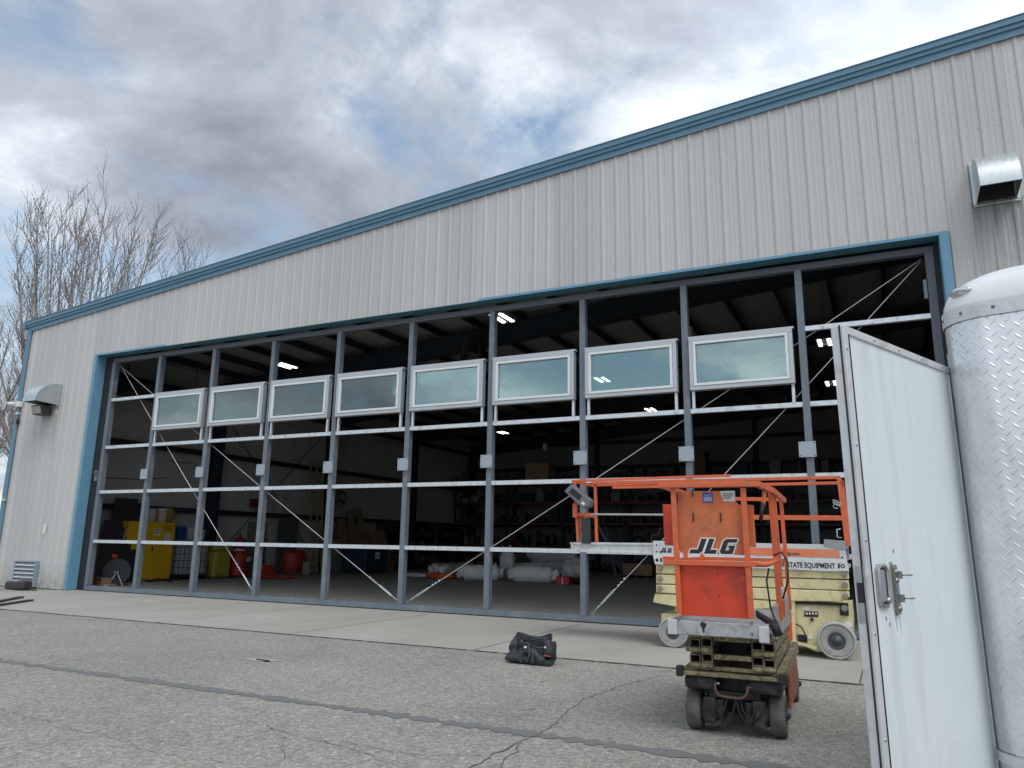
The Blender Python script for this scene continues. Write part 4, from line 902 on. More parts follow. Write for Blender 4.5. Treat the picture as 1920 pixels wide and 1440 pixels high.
# latch: find place on the door by intersecting the measured sight line with the door plane
Rz=Matrix.Rotation(TA,3,'Z'); nW=Rz@dn; pW=HG
def on_door(u,v):
    d=ray(u,v); t=(pW-CAM).dot(nW)/d.dot(nW); p=CAM+d*t; l=Rz.transposed()@(p-HG); return l.dot(dx),p.z
a,z=on_door(1645,1096)
ch=mat('brushed_chrome',(.42,.43,.44),.3,.9,.08,12)
f=MB()
def ringpl(f,a,z,w,h,r,t0,t1,inner=None,n=6):
    def rr(w,h,r):
        P=[]
        for cx,cz,a0 in ((w/2-r,h/2-r,0),(-w/2+r,h/2-r,PI/2),(-w/2+r,-h/2+r,PI),(w/2-r,-h/2+r,1.5*PI)):
            for k in range(n+1): P.append((cx+r*math.cos(a0+PI/2*k/n),cz+r*math.sin(a0+PI/2*k/n)))
        return P
    O=rr(w,h,r)
    if inner is None: f.prism(O,lambda p,q_,t:dp(a+p,z+q_,t),t0,t1); return
    I=rr(w-2*inner,h-2*inner,max(.004,r-inner)); m_=len(O)
    for (X,tx_),(Y,ty) in (((O,t0),(O,t1-.004)),((O,t1-.004),([((o[0]+i[0])/2,(o[1]+i[1])/2) for o,i in zip(O,I)],t1)),(([((o[0]+i[0])/2,(o[1]+i[1])/2) for o,i in zip(O,I)],t1),(I,t1-.006)),((I,t1-.006),(I,t0))):
        A=[f._v(dp(a+p,z+q_,tx_)) for p,q_ in X];B=[f._v(dp(a+p,z+q_,ty)) for p,q_ in Y]
        for k in range(m_): q2=f.bm.faces.new((A[k],A[(k+1)%m_],B[(k+1)%m_],B[k])); q2.smooth=True
ringpl(f,a,z,.078,.135,.028,-.003,.012,inner=.013); ringpl(f,a+.008,z,.036,.098,.006,-.002,.008); 
f.lathe(dp(a-.018,z-.045,.006),dn,[(.009,0),(.009,.008),(0,.009)],12)
lt=f.build('paddle_latch',ch,DR)
f=MB(); ringpl(f,a,z,.058,.115,.018,-.0028,-.0012); f.build('latch_pocket',black_l,DR)
a2,z2=on_door(1669,1103)
f=MB(); ringpl(f,a2,z2,.02,.155,.009,-.003,.010)
for dz in (.055,.028,-.06): f.lathe(dp(a2,z2+dz,.010),dn,[(.009,0),(.007,.005),(0,.007)],10)
for dz in (.045,-.028): f.box(*(lambda p:(p[0]-.008,p[0]+.008,p[1]-.01,p[1]+.008,p[2]-.012,p[2]+.012))(dp(a2-.016,z2+dz,.012))); f.tube([dp(a2-.014,z2+dz,.022),dp(a2-.045,z2+dz,.040)],.0028,6)
f.build('hasp',mat('tarnished_steel',(.28,.28,.27),.4,.8,.15,20),DR)
f=MB()
def smear(pts): f.prism([(p[0],p[1]) for p in pts],lambda p,q_,t:dp(a2+p,z2+q_,t),-.0032,-.0020)
smear([(.026,.05),(.016,.085),(-.004,.088),(-.018,.06),(-.03,.03),(-.022,-.02),(-.020,-.075),(-.022,-.14),(-.017,-.08),(.008,-.085),(.003,-.13),(.010,-.10),(.022,-.05)])
f.build('old_sealant_smear',mat('dirty_sealant',(.33,.32,.27),.8,0,.25,25),DR)
f=MB()
for uu,vv in ((1669,1031),(1653,1157),(1660,1168)):
    aa,zz=on_door(uu,vv); f.prism([(.003,.005),(-.003,.004),(-.002,-.008),(.002,-.006)],lambda p,q_,t:dp(aa+p,zz+q_,t),-.0030,-.0018)
f.build('door_chips',mat('chip_grey',(.12,.12,.12),.8),DR)
f=MB(); dbox(f,DWd+.0001,DWd+.003,1.25,1.42,-.034,-.004); f.build('strike_plate',ch,DR)
f=MB(); dbox(f,DWd+.003,DWd+.0045,1.31,1.37,-.03,-.012); f.build('strike_hole',black_l,DR)
# ================================================================ tool bag
def lump(mb,c,rx,ry,rz,seed,amp=.12,n=20,m_=12,sq=.6,base=None):
    r_=random.Random(seed); ph=[(r_.uniform(-3,3),r_.uniform(-3,3),r_.uniform(-3,3),r_.uniform(0,6)) for _ in range(9)]
    def dsp(d): return 1+amp*sum(math.sin(a*d.x*2+b_*d.y*2+cc*d.z*2+p_)/2.2 for a,b_,cc,p_ in ph)/2
    rows=[]
    for i in range(m_+1):
        th=PI*i/m_; row=[]
        for k in range(n if 0<i<m_ else 1):
            a=2*PI*k/n; d=Vector((math.sin(th)*math.cos(a),math.sin(th)*math.sin(a),math.cos(th)))
            s=(abs(d.x)**(2/sq)+abs(d.y)**(2/sq)+abs(d.z)**(2/sq))**(-sq/2)
            p=Vector((d.x*rx,d.y*ry,d.z*rz))*s*dsp(d)+Vector(c)
            if base is not None: p.z=max(p.z,base)
            row.append(mb._v(p))
        rows.append(row)
    for A,B in zip(rows,rows[1:]):
        for k in range(n):
            j=(k+1)%n
            q=(A[0],B[k],B[j]) if len(A)==1 else ((A[k],B[0],A[j]) if len(B)==1 else (A[k],B[k],B[j],A[j]))
            f=mb.bm.faces.new(q); f.smooth=True
    return mb
nyl=mat('black_nylon',(.022,.024,.03),.55,0,.3,25,bump=.5,bscale=120)
bc=G(991,1246); BX,BY=bc.x,bc.y+.10
BG=thing('tool_bag','black slumped tool bag lying open on the asphalt beside the concrete apron','bag',(BX,BY,0))
f=MB(); lump(f,(BX-.03,BY+.02,.085),.26,.18,.10,4,.34,26,14,.7,.002); f.build('bag_body',nyl,BG)
f=MB(); 
R1=[]
for k in range(28):
    a=2*PI*k/28; x=.235*math.cos(a);y=.13*math.sin(a); tl=.05*math.sin(a*2+1)+.03*math.sin(a*3)
    R1.append((BX+x,BY+.05+y,.15+tl*.4+.10*(y>0)))
for (z0,s0),(z1,s1) in (((0,1),(.07,1.06)),((.07,1.06),(.085,1.0)),((.085,1.0),(.01,.93))):
    A=[f._v((BX+(x-BX)*s0,BY+(y-BY)*s0,z+z0)) for x,y,z in R1];B=[f._v((BX+(x-BX)*s1,BY+(y-BY)*s1,z+z1)) for x,y,z in R1]
    for k in range(28): q=f.bm.faces.new((A[k],A[(k+1)%28],B[(k+1)%28],B[k])); q.smooth=True
f.build('open_rim',nyl,BG)
f=MB(); f.hexa([(BX-.22,BY+.13,.14),(BX+.22,BY+.13,.14),(BX+.22,BY+.15,.14),(BX-.22,BY+.15,.14),(BX-.20,BY+.15,.30),(BX+.17,BY+.13,.25),(BX+.17,BY+.145,.25),(BX-.20,BY+.165,.30)]); lump(f,(BX+.21,BY+.06,.16),.08,.10,.12,9,.25,16,10,.7); lump(f,(BX-.24,BY+.03,.19),.06,.10,.10,10,.3,16,10,.8); f.rbox(BX+.02,BX+.30,BY-.14,BY+.02,.004,.065,.02); f.build('side_pockets',nyl,BG)
f=MB(); f.tube([(BX-.16,BY-.10,.18),(BX-.10,BY-.13,.26),(BX+.0,BY-.10,.25),(BX+.03,BY-.14,.12),(BX+.01,BY-.18,.03)],.014,6); f.tube([(BX-.02,BY-.0,.27),(BX+.08,BY+.02,.30),(BX+.2,BY+.05,.31)],.013,6)
for a in (-.07,.09): f.rbox(BX+a-.02,BX+a+.02,BY-.185,BY-.165,.03,.16,.006)
f.build('carry_straps',mat('worn_webbing',(.04,.045,.055),.6,0,.3,30),BG)
f=MB(); f.rbox(BX-.06,BX-.02,BY-.12,BY-.10,.19,.215,.004); f.rbox(BX+.19,BX+.21,BY-.06,BY-.04,.20,.22,.004); f.build('white_tags',white_p,BG)
f=MB(); f.cyl((BX+.19,BY-.08,.115),(BX+.27,BY-.04,.108),.007,n=8); f.cyl((BX+.19,BY-.06,.13),(BX+.27,BY-.02,.122),.006,n=8); f.build('red_tool_handles',mat('red_handle',(.45,.08,.08),.4),BG)
# ================================================================ inside the hangar
WX=XL+.16   # inner face of the side wall
def one(name,m,label,cat,f,group=None,bevel=0): return f.build(name,m,None,label,cat,group,bevel=bevel)
# leaning dark folding panels
pm=mat('dark_plum_panel',(.035,.030,.042),.5,0,.15)
for k,(y0,y1,hh,xb,xt,lab) in enumerate(((2.3,3.15,2.75,-2.35,-3.2,'tallest dark panel leaning on the side wall beside the yellow cabinet'),(1.85,2.9,2.0,-2.05,-2.95,'shorter dark panel with a silver handle, leaning in front of the tallest one'),(2.95,3.45,2.6,-2.3,-3.1,'narrow dark panel leaning right beside the yellow cabinet'))):
    T=thing('dark_board',lab,'board',(xb,(y0+y1)/2,0),group='dark panels leaning by the side wall')
    f=MB(); f.hexa([(xb,y0,.01),(xb+.07,y0,.01),(xb+.07,y1,.01),(xb,y1,.01),(xt,y0+.7,hh),(xt+.07,y0+.7,hh),(xt+.07,y1+.7,hh),(xt,y1+.7,hh)]); f.build('board',pm,T,bevel=.01)
    f=MB()
    for t0,t1 in ((.12,.42),(.5,.88)):
        def pt(y,t,d): return (xb+(xt-xb)*t+.07+d,y+.7*t,.01+(hh-.01)*t)
        f.hexa([pt(y0+.12,t0,.0),pt(y0+.12,t0,.025),pt(y1-.12,t0,.025),pt(y1-.12,t0,0),pt(y0+.12,t1,0),pt(y0+.12,t1,.025),pt(y1-.12,t1,.025),pt(y1-.12,t1,0)])
    f.build('raised_panel',pm,T,bevel=.008)
    if k==1: f=MB(); f.cyl(pt(2.55,.62,.05),pt(2.55,.82,.05),.02,n=8); f.build('handle',galv,T)
# white batten, cardboard box, hose reel, scraps
f=MB(); f.bar((-2.9,1.5,.02),(-3.2,1.35,1.3),.06,.04); one('wooden_batten',mat('pale_batten',(.35,.33,.28)),'pale batten leaning just inside the left jamb','batten',f)
c=G(190,1100); f=MB(); T=thing('cardboard_box','small open cardboard box on the floor just inside the left end of the door','box',(c.x,c.y,0))
f.box(c.x-.2,c.x+.2,c.y-.16,c.y+.16,.01,.26); f.build('carton',card,T); f=MB(); f.hexa([(c.x-.2,c.y-.16,.262),(c.x+.2,c.y-.16,.262),(c.x+.26,c.y-.34,.30),(c.x-.14,c.y-.34,.30),(c.x-.2,c.y-.16,.268),(c.x+.2,c.y-.16,.268),(c.x+.26,c.y-.34,.306),(c.x-.14,c.y-.34,.306)]); f.build('flap',card,T)
c=G(216,1098); T=thing('hose_reel','black hose reel standing in front of the leaning dark panels','hose reel',(c.x,c.y,0))
ax=Vector((.8,-.6,0)).normalized(); cc=Vector((c.x,c.y,.42))
f=MB(); f.lathe(cc,ax,[(0,-.16),(.38,-.16),(.38,-.15),(.15,-.15),(.15,.15),(.38,.15),(.38,.16),(0,.16)],30,False); f.build('drum',mat('reel_grey',(.05,.06,.065),.5,.3),T)
f=MB(); f.lathe(cc,ax,[(.15,-.13),(.30,-.13),(.30,.13),(.15,.13)],24); f.build('coiled_hose',blackm,T)
f=MB(); f.bar(cc+ax*.2,cc+ax*.2+Vector((-.12,-.16,-.42)),.03); f.bar(cc+ax*.2,cc+ax*.2+Vector((.12,.16,-.42)),.03); f.box(cc.x+.10,cc.x+.22,cc.y-.2,cc.y-.1,.36,.44); f.build('stand',galv,T)
f=MB(); lump(f,(cc.x-.2,cc.y,.86),.08,.08,.07,3,.2); f.build('hose_nozzle',red_p,T)
for k,((u,v),(u2,v2),lab) in enumerate((((197,1101),(232,1096),'white pipe offcut beside the cardboard box'),((262,1092),(300,1088),'white pipe offcut under the yellow cabinet'),((160,1101),(172,1100),'short white offcut at the left jamb'))):
    A=G(u,v);B=G(u2,v2); f=MB(); f.bar((A.x,A.y,.04),(B.x,B.y,.04),.07,.05); one('pipe_offcut',white_p,lab,'pipe',f,'offcuts on the hangar floor')
f=MB(); r_=random.Random(4)
for k in range(10): A=G(255+k*7,1092-r_.uniform(0,3)); f.rbox(A.x-.08,A.x+.08,A.y-.05,A.y+.05,.01,.08,.01)
one('scrap_pile',dark,'low row of dark scraps on the floor in front of the yellow cabinet','scrap',f)
# yellow safety cabinet
yel=mat('safety_yellow',(.75,.46,.015),.45,0,.05,3)
yb=-2.55
C0=G(243,1091);C1=G(316,1087)
y0,y1=3.15,5.0
T=thing('safety_cabinet','tall yellow steel safety cabinet with warning labels against the side wall','cabinet',((WX+yb)/2,(y0+y1)/2,0))
f=MB(); f.box(WX+.3,yb,y0,y1,.06,1.98); f.build('body',yel,T,bevel=.015)
f=MB(); f.box(WX+.35,yb-.03,y0+.04,y1-.04,.01,.06); f.build('plinth',dark,T)
for a,b in ((y0+.02,(y0+y1)/2-.004),((y0+y1)/2+.004,y1-.02)):
    f=MB(); f.box(yb,yb+.02,a,b,.10,1.94); f.build('door_leaf',yel,T,bevel=.005)
f=MB(); f.box(yb+.02,yb+.045,4.12,4.16,1.0,1.14); f.build('latch',blackm,T)
def ylab(y0_,z0_,w,h,m,rows=0):
    f=MB(); f.box(yb+.0205,yb+.0225,y0_,y0_+w,z0_,z0_+h); f.build('label',m,T)
    f=MB()
    for k in range(rows): f.box(yb+.0226,yb+.0236,y0_+.02,y0_+w-.02-.03*(k%2),z0_+h-.04-k*(h-.05)/rows,z0_+h-.025-k*(h-.05)/rows)
    if rows: f.build('label_print',black_l,T)
ylab(4.15,1.52,.24,.24,white_p,4); ylab(4.58,1.34,.24,.24,white_p,3)
lm=mat('red_print',(.35,.04,.01))
for k,txt in enumerate(('WARNING','FLAMMABLE','KEEP AWAY')):
    f=MB(); zz=1.84-k*.085; text_mb(f,txt,.075,lambda x,y,z:(yb+.021+z,4.70+x*.9,zz+y),.002,bold=.002); f.build('label_print',lm,T)
def bucket(c,r,h,m,lm_,label,cat='bucket',grp=None,lid=None,name='bucket'):
    T=thing(name,label,cat,c,group=grp); f=MB(); f.lathe(c,(0,0,1),[(0,0),(r*.88,0),(r,h),(r*1.05,h),(r*1.05,h-.03),(r*.99,h-.035)],20); f.build('pail',m,T)
    f=MB(); f.lathe((c[0],c[1],c[2]+h+.001),(0,0,1),[(r*1.06,-.02),(r*1.06,.012),(r*.9,.014),(r*.88,.004),(0,.004)],20); f.build('lid',lm_,T); return T
blu=mat('blue_plastic',(.02,.10,.30),.45)
bucket((-2.85,4.20,1.981),.19,.46,white_p,blu,'left white bucket with a blue lid on top of the yellow cabinet',grp='buckets on the yellow cabinet')
bucket((-2.85,4.64,1.981),.19,.46,white_p,white_p,'right white bucket on top of the yellow cabinet, beside a yellow sack',grp='buckets on the yellow cabinet')
f=MB(); lump(f,(-2.95,4.98,2.24),.2,.22,.26,8,.12,18,12,.8,1.982); one('yellow_sack',mat('dull_yellow',(.28,.22,.03),.7),'dull yellow sack behind the right bucket on the cabinet','sack',f)
# caged tote
ty0,ty1,tx1=5.25,6.55,-2.45
T=thing('caged_tote','white plastic liquid tote in a grey wire cage beside the yellow cabinet','tote',(-2.95,5.9,0))
f=MB(); f.rbox(WX+.2,tx1-.04,ty0+.04,ty1-.04,.18,1.36,.06,3); f.build('tank',mat('milky_plastic',(.48,.50,.50),.4,0,.06),T)
f=MB()
for k in range(8):
    y=ty0+k*(ty1-ty0)/7; f.cyl((tx1,y,.14),(tx1,y,1.40),.012,n=6)
for k in range(6):
    z=.2+k*.235; f.cyl((tx1+.005,ty0,z),(tx1+.005,ty1,z),.012,n=6); f.cyl((WX+.15,ty0,z),(tx1,ty0,z),.012,n=6)
for k in range(5): x=WX+.15+k*(tx1-WX-.15)/4; f.cyl((x,ty0,.14),(x,ty0,1.40),.012,n=6)
f.build('wire_cage',mat('cage_grey',(.12,.14,.15),.4,.5),T)
f=MB(); f.box(WX+.15,tx1,ty0,ty1,.10,.14); f.box(WX+.15,tx1,ty0,ty0+.1,.0,.10); f.box(WX+.15,tx1,ty1-.1,ty1,.0,.10); f.box(WX+.15,tx1,(ty0+ty1)/2-.05,(ty0+ty1)/2+.05,.0,.10); f.build('pallet',dark,T)
bucket((-2.72,5.42,1.41),.17,.44,blu,blu,'bright blue bucket standing on the caged tote',grp='buckets on the caged tote')
bucket((-2.75,5.86,1.41),.15,.36,white_p,white_p,'off-white pail in the middle of the caged tote top',grp='buckets on the caged tote')
bucket((-2.75,6.35,1.41),.15,.36,white_p,mat('dark_lid',(.05,.05,.05)),'off-white pail with dark lid at the right end of the caged tote',grp='buckets on the caged tote')
# yellow spill drum, red bins
yg=mat('dirty_lime_yellow',(.40,.38,.05),.55,0,.12,4,dirt=(.16,.14,.05),dirt_amt=.4)
cdr=(-2.75,7.15,0)
T=thing('spill_container','dirty lime yellow spill container with dark lid fittings, right of the caged tote','container',cdr)
f=MB(); f.rbox(cdr[0]-.38,cdr[0]+.38,cdr[1]-.40,cdr[1]+.40,.02,1.0,.10,3); f.build('tub',yg,T); f=MB(); f.rbox(cdr[0]-.41,cdr[0]+.41,cdr[1]-.43,cdr[1]+.43,.86,.93,.02); f.rbox(cdr[0]-.36,cdr[0]+.36,cdr[1]-.38,cdr[1]+.38,1.0,1.22,.09,3); f.build('lid',yg,T)
f=MB(); 
for dy in (-.2,.15): f.rbox(cdr[0]-.1,cdr[0]+.1,cdr[1]+dy-.06,cdr[1]+dy+.06,1.22,1.32,.02)
f.build('lid_fittings',blackm,T)
f=MB(); f.box(cdr[0]-.5,cdr[0]+.5,cdr[1]-.5,cdr[1]+1.6,.009,.035); one('dark_floor_tray',blackm,'flat dark tray under the lime and red containers','tray',f)
redm=mat('red_plastic',(.40,.035,.018),.45,0,.08)
c=(-2.85,8.35,0.036); T=thing('red_drum','red round drum with a smaller red keg standing on top','drum',c)
f=MB(); f.lathe(c,(0,0,1),[(0,0),(.42,0),(.44,.05),(.43,.25),(.42,.28),(.43,.31),(.40,.80),(.30,.95),(0,.95)],24); f.build('barrel',redm,T)
f=MB(); f.box(c[0]+.36,c[0]+.41,c[1]+.02,c[1]+.26,.60,.76); f.build('label',white_p,T)
c2=(c[0],c[1],.988); T=thing('red_keg','small crimson keg sitting on the red drum','keg',c2)
f=MB(); f.lathe(c2,(0,0,1),[(0,0),(.24,0),(.25,.08)],20); f.build('white_collar',white_p,T); f=MB(); f.lathe((c2[0],c2[1],c2[2]+.081),(0,0,1),[(0,0),(.25,0),(.24,.32),(.18,.40),(.05,.45),(.02,.62),(0,.62)],20); f.build('shell',mat('crimson',(.30,.02,.03),.45),T)
# step ladder, hand truck, pallet jack, red tub
c=G(462,1084); T=thing('step_stool','small dark folding step ladder between the red drum and the post','ladder',(c.x,c.y,0))
for s_ in (0,1):
    f=MB(); x=c.x-.25+s_*.5; f.bar((x,c.y-.1,.01),(x-.15,c.y+.5,1.25),.03); f.bar((x,c.y+.9,.01),(x-.15,c.y+.5,1.25),.03); f.build('rail',mat('dark_alu',(.14,.15,.16),.4,.6),T)
for k in range(4): t=.2+k*.24; f=MB(); f.box(c.x-.25-.15*t,c.x+.25-.15*t,c.y-.1+.6*t-.06,c.y-.1+.6*t+.08,1.25*t,1.25*t+.03); f.build('tread',dark,T)
c=G(510,1072); T=thing('hand_truck','upright dark hand truck behind the red pallet jack','hand truck',(c.x,c.y,0))
f=MB()
for s_ in (-.2,.2): f.tube([(c.x+s_*1.25,c.y,.25),(c.x+s_*1.3,c.y+.0,.5),(c.x+s_,c.y+.12,.7),(c.x+s_,c.y+.25,1.45)],.018,8)
for z,yy in ((.95,.16),(1.25,.21),(1.45,.25)): f.cyl((c.x-.2,c.y+yy,z),(c.x+.2,c.y+yy,z),.015,n=6)
f.build('frame',mat('dark_alu',(.14,.15,.16)),T); f=MB(); f.box(c.x-.25,c.x+.25,c.y-.3,c.y,.02,.05); f.rbox(c.x-.22,c.x+.22,c.y-.02,c.y+.1,.2,.5,.03); f.build('toe_plate',dark,T)
for s_ in (-.26,.26): f=MB(); f.lathe((c.x+s_-.03,c.y+.12,.13),(1,0,0),[(0,0),(.13,0),(.13,.06),(0,.06)],16); f.build('wheel',blackm,T)
c=G(500,1085); T=thing('pallet_jack','red pallet jack with black pull handle on the hangar floor','pallet jack',(c.x,c.y,0))
f=MB()
for s_ in (-.19,.19): f.rbox(c.x+.1,c.x+1.25,c.y+s_-.08,c.y+s_+.08,.05,.13,.02)
f.prism([(-.35,.06),(.2,.06),(.2,.16),(.02,.5),(-.22,.5),(-.35,.2)],lambda a,b_,t:(c.x+a,c.y+t,b_),-.25,.25); f.build('fork_body',redm,T,bevel=.01)
f=MB(); f.cyl((c.x-.25,c.y,.3),(c.x-.30,c.y+.05,1.25),.022,n=8); f.tube([(c.x-.30,c.y-.12,1.42),(c.x-.30,c.y-.1,1.28),(c.x-.30,c.y+.05,1.22),(c.x-.30,c.y+.2,1.28),(c.x-.30,c.y+.22,1.42),(c.x-.30,c.y+.05,1.45),(c.x-.30,c.y-.12,1.42)],.018,6); f.build('pull_handle',blackm,T)
f=MB(); text_mb(f,'CRANE',.15,lambda x,y,z:(c.x+.0+x*.8,c.y-.252-z,.16+y),.002,bold=.004); f.build('lettering',black_l,T)
c=G(545,1076); T=thing('red_tub','large round red tub right of the pallet jack','tub',(c.x,c.y,0))
f=MB(); f.lathe((c.x,c.y,.01),(0,0,1),[(0,0),(.58,0),(.60,.04),(.60,.80),(.56,.92),(.42,1.0),(0,1.0)],28); f.build('shell',redm,T)
f=MB(); f.lathe((c.x,c.y,.2),(0,0,1),[(.60,0),(.62,0),(.62,.03),(.60,.03)],28); f.tube([(c.x-.4,c.y,1.0),(c.x-.36,c.y,1.25),(c.x-.25,c.y+.1,1.4)],.03,6); f.build('band_and_hose',dark,T)
f=MB(); c=G(573,1079); f.box(c.x-.17,c.x+.17,c.y-.02,c.y+.02,.01,.55); one('grey_panel_offcut',mat('pale_board',(.30,.32,.31)),'small pale board standing beside the red tub','board',f)
# tall ladders at the column
c0=FX(588,1070,WX+.75); 
lm_=mat('yellow_fibreglass',(.34,.27,.04),.5,0,.1)
for k,(ya,yb_,xa,hh,lab) in enumerate(((12.3,12.45,-2.6,5.0,'tall yellow ladder standing upright by the side wall'),(12.9,13.5,-2.5,4.7,'second yellow ladder, leaning further right by the dark column'))):
    T=thing('tall_ladder',lab,'ladder',(xa,ya,0),group='ladders by the side wall')
    for s_ in (0,.42):
        f=MB(); f.bar((xa,ya+s_,.02),(xa-.55,yb_+s_-.3*k,hh),.08,.03); f.build('side_rail',lm_,T)
    for q_ in range(1,15):
        f=MB(); t=q_/15.5; f.cyl((xa-.55*t,ya+(yb_-ya-.3*k)*t,hh*t),(xa-.55*t,ya+.42+(yb_-ya-.3*k)*t,hh*t),.014,n=6); f.build('rung',mat('dark_alu',(.14,.15,.16)),T)
for k in range(3):
    f=MB(); f.box(WX+.22,WX+.26,10.9+k*.42,11.28+k*.42,.02,2.3+.1*k); one('metal_sheet',mat('grey_sheet',(.16,.18,.20),.35,.5),['left','middle','right'][k]+' tall grey metal sheet leaning behind the red tub','sheet',f,'grey sheets by the side wall')
# exit sign
f=MB(); q=FX(470,962,WX+.05); T=thing('exit_sign','unlit red exit sign over the grey door in the side wall','sign',(WX+.22,q.y,2.9))
f.box(WX+.19,WX+.25,q.y-.22,q.y+.22,2.9-.17,2.9+.17); f.build('housing',mat('dark_red_sign',(.09,.015,.015),.5),T); f=MB(); text_mb(f,'EXIT',.20,lambda x,y,z:(WX+.252+z,q.y+x*.85,2.9-.07+y),.003,bold=.004); f.build('lettering',mat('red_letters',(.35,.02,.02)),T)
f=MB(); f.box(WX+.004,WX+.03,9.4,10.5,.02,2.15); one('side_door_leaf',mat('grey_green_door',(.20,.225,.21),.5,0,.05),'grey-green personnel door in the side wall under the exit sign','door',f)
f=MB(); f.cyl((WX+.03,7.3,4.4),(WX+.03,10.9,1.1) if False else (WX+.03,8.3,1.0),.012,n=6) if False else f.cyl((WX+.03,13.9,6.6),(WX+.03,7.4,.3),.014,n=6); f.build('wall_brace_rod',dark,BLD)
f=MB(); f.cyl((WX+.03,7.4,6.6),(WX+.03,13.9,.3),.014,n=6); f.build('wall_brace_rod',dark,BLD)
# wall fan
q=FX(632,935,WX+.5); T=thing('wall_fan','round black fan mounted on the side wall above the plywood','fan',(q.x,q.y,q.z))
f=MB(); axf=Vector((.7,-.7,0)).normalized()
f.lathe(q,axf,[(.42,-.1),(.45,-.1),(.45,.1),(.42,.1),(.42,-.1)],28)
for r0 in (.12,.22,.32): f.lathe(q+axf*.1,axf,[(r0,0),(r0+.012,0),(r0+.012,.01),(r0,.01),(r0,0)],24)
f.build('cage',blackm,T); f=MB()
sd=axf.cross(Vector((0,0,1)))
for k in range(4):
    a=k*PI/2+.4; u=sd*math.cos(a)+Vector((0,0,1))*math.sin(a); v=sd*-math.sin(a)+Vector((0,0,1))*math.cos(a)
    f.face([q+u*.08-v*.04+axf*.03,q+u*.38-v*.10+axf*.03,q+u*.38+v*.10-axf*.03,q+u*.08+v*.04-axf*.03])
f.bar(q,(WX+.02,q.y+.1,q.z),.05); f.build('blades_and_bracket',dark,T)
# plywood, blue bin, bench clutter along the side wall
r_=random.Random(21)
for k,(y0,y1,hh,xb,xt,lab) in enumerate(((14.5,15.1,2.5,-2.6,-3.3,'first'),(15.2,15.7,2.9,-2.5,-3.3,'second, narrow'),(15.9,16.4,3.0,-2.5,-3.3,'third, tallest'),(16.5,17.8,2.0,-2.0,-2.9,'wide square'))):
    f=MB(); f.hexa([(xb,y0,.02),(xb+.03,y0,.02),(xb+.03,y1,.02),(xb,y1,.02),(xt,y0+.15,hh),(xt+.03,y0+.15,hh),(xt+.03,y1+.15,hh),(xt,y1+.15,hh)]); one('plywood_sheet',mat('old_plywood',(.24,.165,.10),.8,0,.2,5,stretch=(1,1,.15)),lab+' plywood sheet leaning by the side wall above the dark blue bin','plywood',f,'plywood leaning by the side wall')
T=thing('storage_bin','large dark blue bin with a white notice in front of the plywood','bin',(-1.4,14.6,0))
f=MB(); f.rbox(-2.2,-.9,13.9,15.6,.08,1.15,.08,3); f.build('tub',mat('dark_teal_bin',(.012,.045,.075),.5),T); f=MB(); f.rbox(-2.3,-.85,13.8,15.7,1.10,1.20,.03); f.build('rim',mat('dark_teal_bin',(.012,.045,.075),.5),T)
f=MB(); f.box(-.899,-.895,14.6,14.95,.65,.95); f.build('notice',white_p,T); f=MB(); f.rbox(-2.1,-1.0,14.0,14.3,.0,.08,.01); f.rbox(-2.1,-1.0,15.2,15.5,.0,.08,.01); f.build('skids',dark,T)
yt=MB(); A=G(700,1078);B=G(800,1072); yt.box(-1.5,-1.35,17.0,27.2,.012,.016); yt.build('floor_stripe',mat('yellow_tape',(.35,.28,.05)),kind='structure')
cols=[(.02,.025,.03),(.05,.05,.055),(.10,.02,.02),(.10,.10,.10),(.02,.05,.10),(.12,.08,.04),(.22,.22,.21),(.03,.06,.05),(.16,.11,.06)]
cm=[mat('clutter_tone_%s'%n,c,.6,0,.25,9) for n,c in zip(('black','slate','maroon','grey','blue','brown','pale','green','tan'),cols)]
cn=['black','slate grey','maroon','grey','blue','brown','pale','dark green','tan']
def stuff(x0,x1,y0,y1,z,hmax,n,rnd,where,shelfd=None,axis='x'):
    a=x0 if axis=='x' else y0; end=x1 if axis=='x' else y1; k=0
    while a<end-.15:
        w=rnd.uniform(.18,.62); 
        if a+w>end: break
        h=rnd.uniform(.25,1)*hmax; ci=rnd.randrange(len(cols)); t=rnd.random(); d=rnd.uniform(.35,.8)
        f=MB()
        X0,X1,Y0,Y1=(a,a+w*.92,y0,y0+d*(y1-y0)) if axis=='x' else (x1-d*(x1-x0),x1,a,a+w*.92)
        cx,cy=(X0+X1)/2,(Y0+Y1)/2
        if t<.5:
            f.rbox(X0,X1,Y0,Y1,z,z+h,.015,1); kind='crate'
            if rnd.random()<.5: f.rbox(X0-.01,X1+.01,Y0-.01,Y1+.01,z+h*.85,z+h*.93,.01,1)
        elif t<.72:
            rr_=min(X1-X0,Y1-Y0)/2; f.lathe((cx,cy,z),(0,0,1),[(0,0),(rr_*.9,0),(rr_,h*.9),(rr_*.5,h),(0,h)],14); kind='canister'
        elif t<.88:
            lump(f,(cx,cy,z+h*.5),(X1-X0)/2,(Y1-Y0)/2,h*.5,rnd.randrange(999),.3,14,9,.7,z); kind='bundle'
        else:
            rr_=min(h,w)/2; f.lathe((cx,Y0,z+rr_),(0,1,0),[(rr_*.5,0),(rr_,0),(rr_,.2),(rr_*.5,.2),(rr_*.5,0)],18); kind='coil'
        f.build('stored_'+kind,cm[ci],None,'%s %s %s'%(cn[ci],kind,where),kind,'goods stored on the racks and benches')
        a+=w+rnd.uniform(0,.12); k+=1
rnd=random.Random(31)
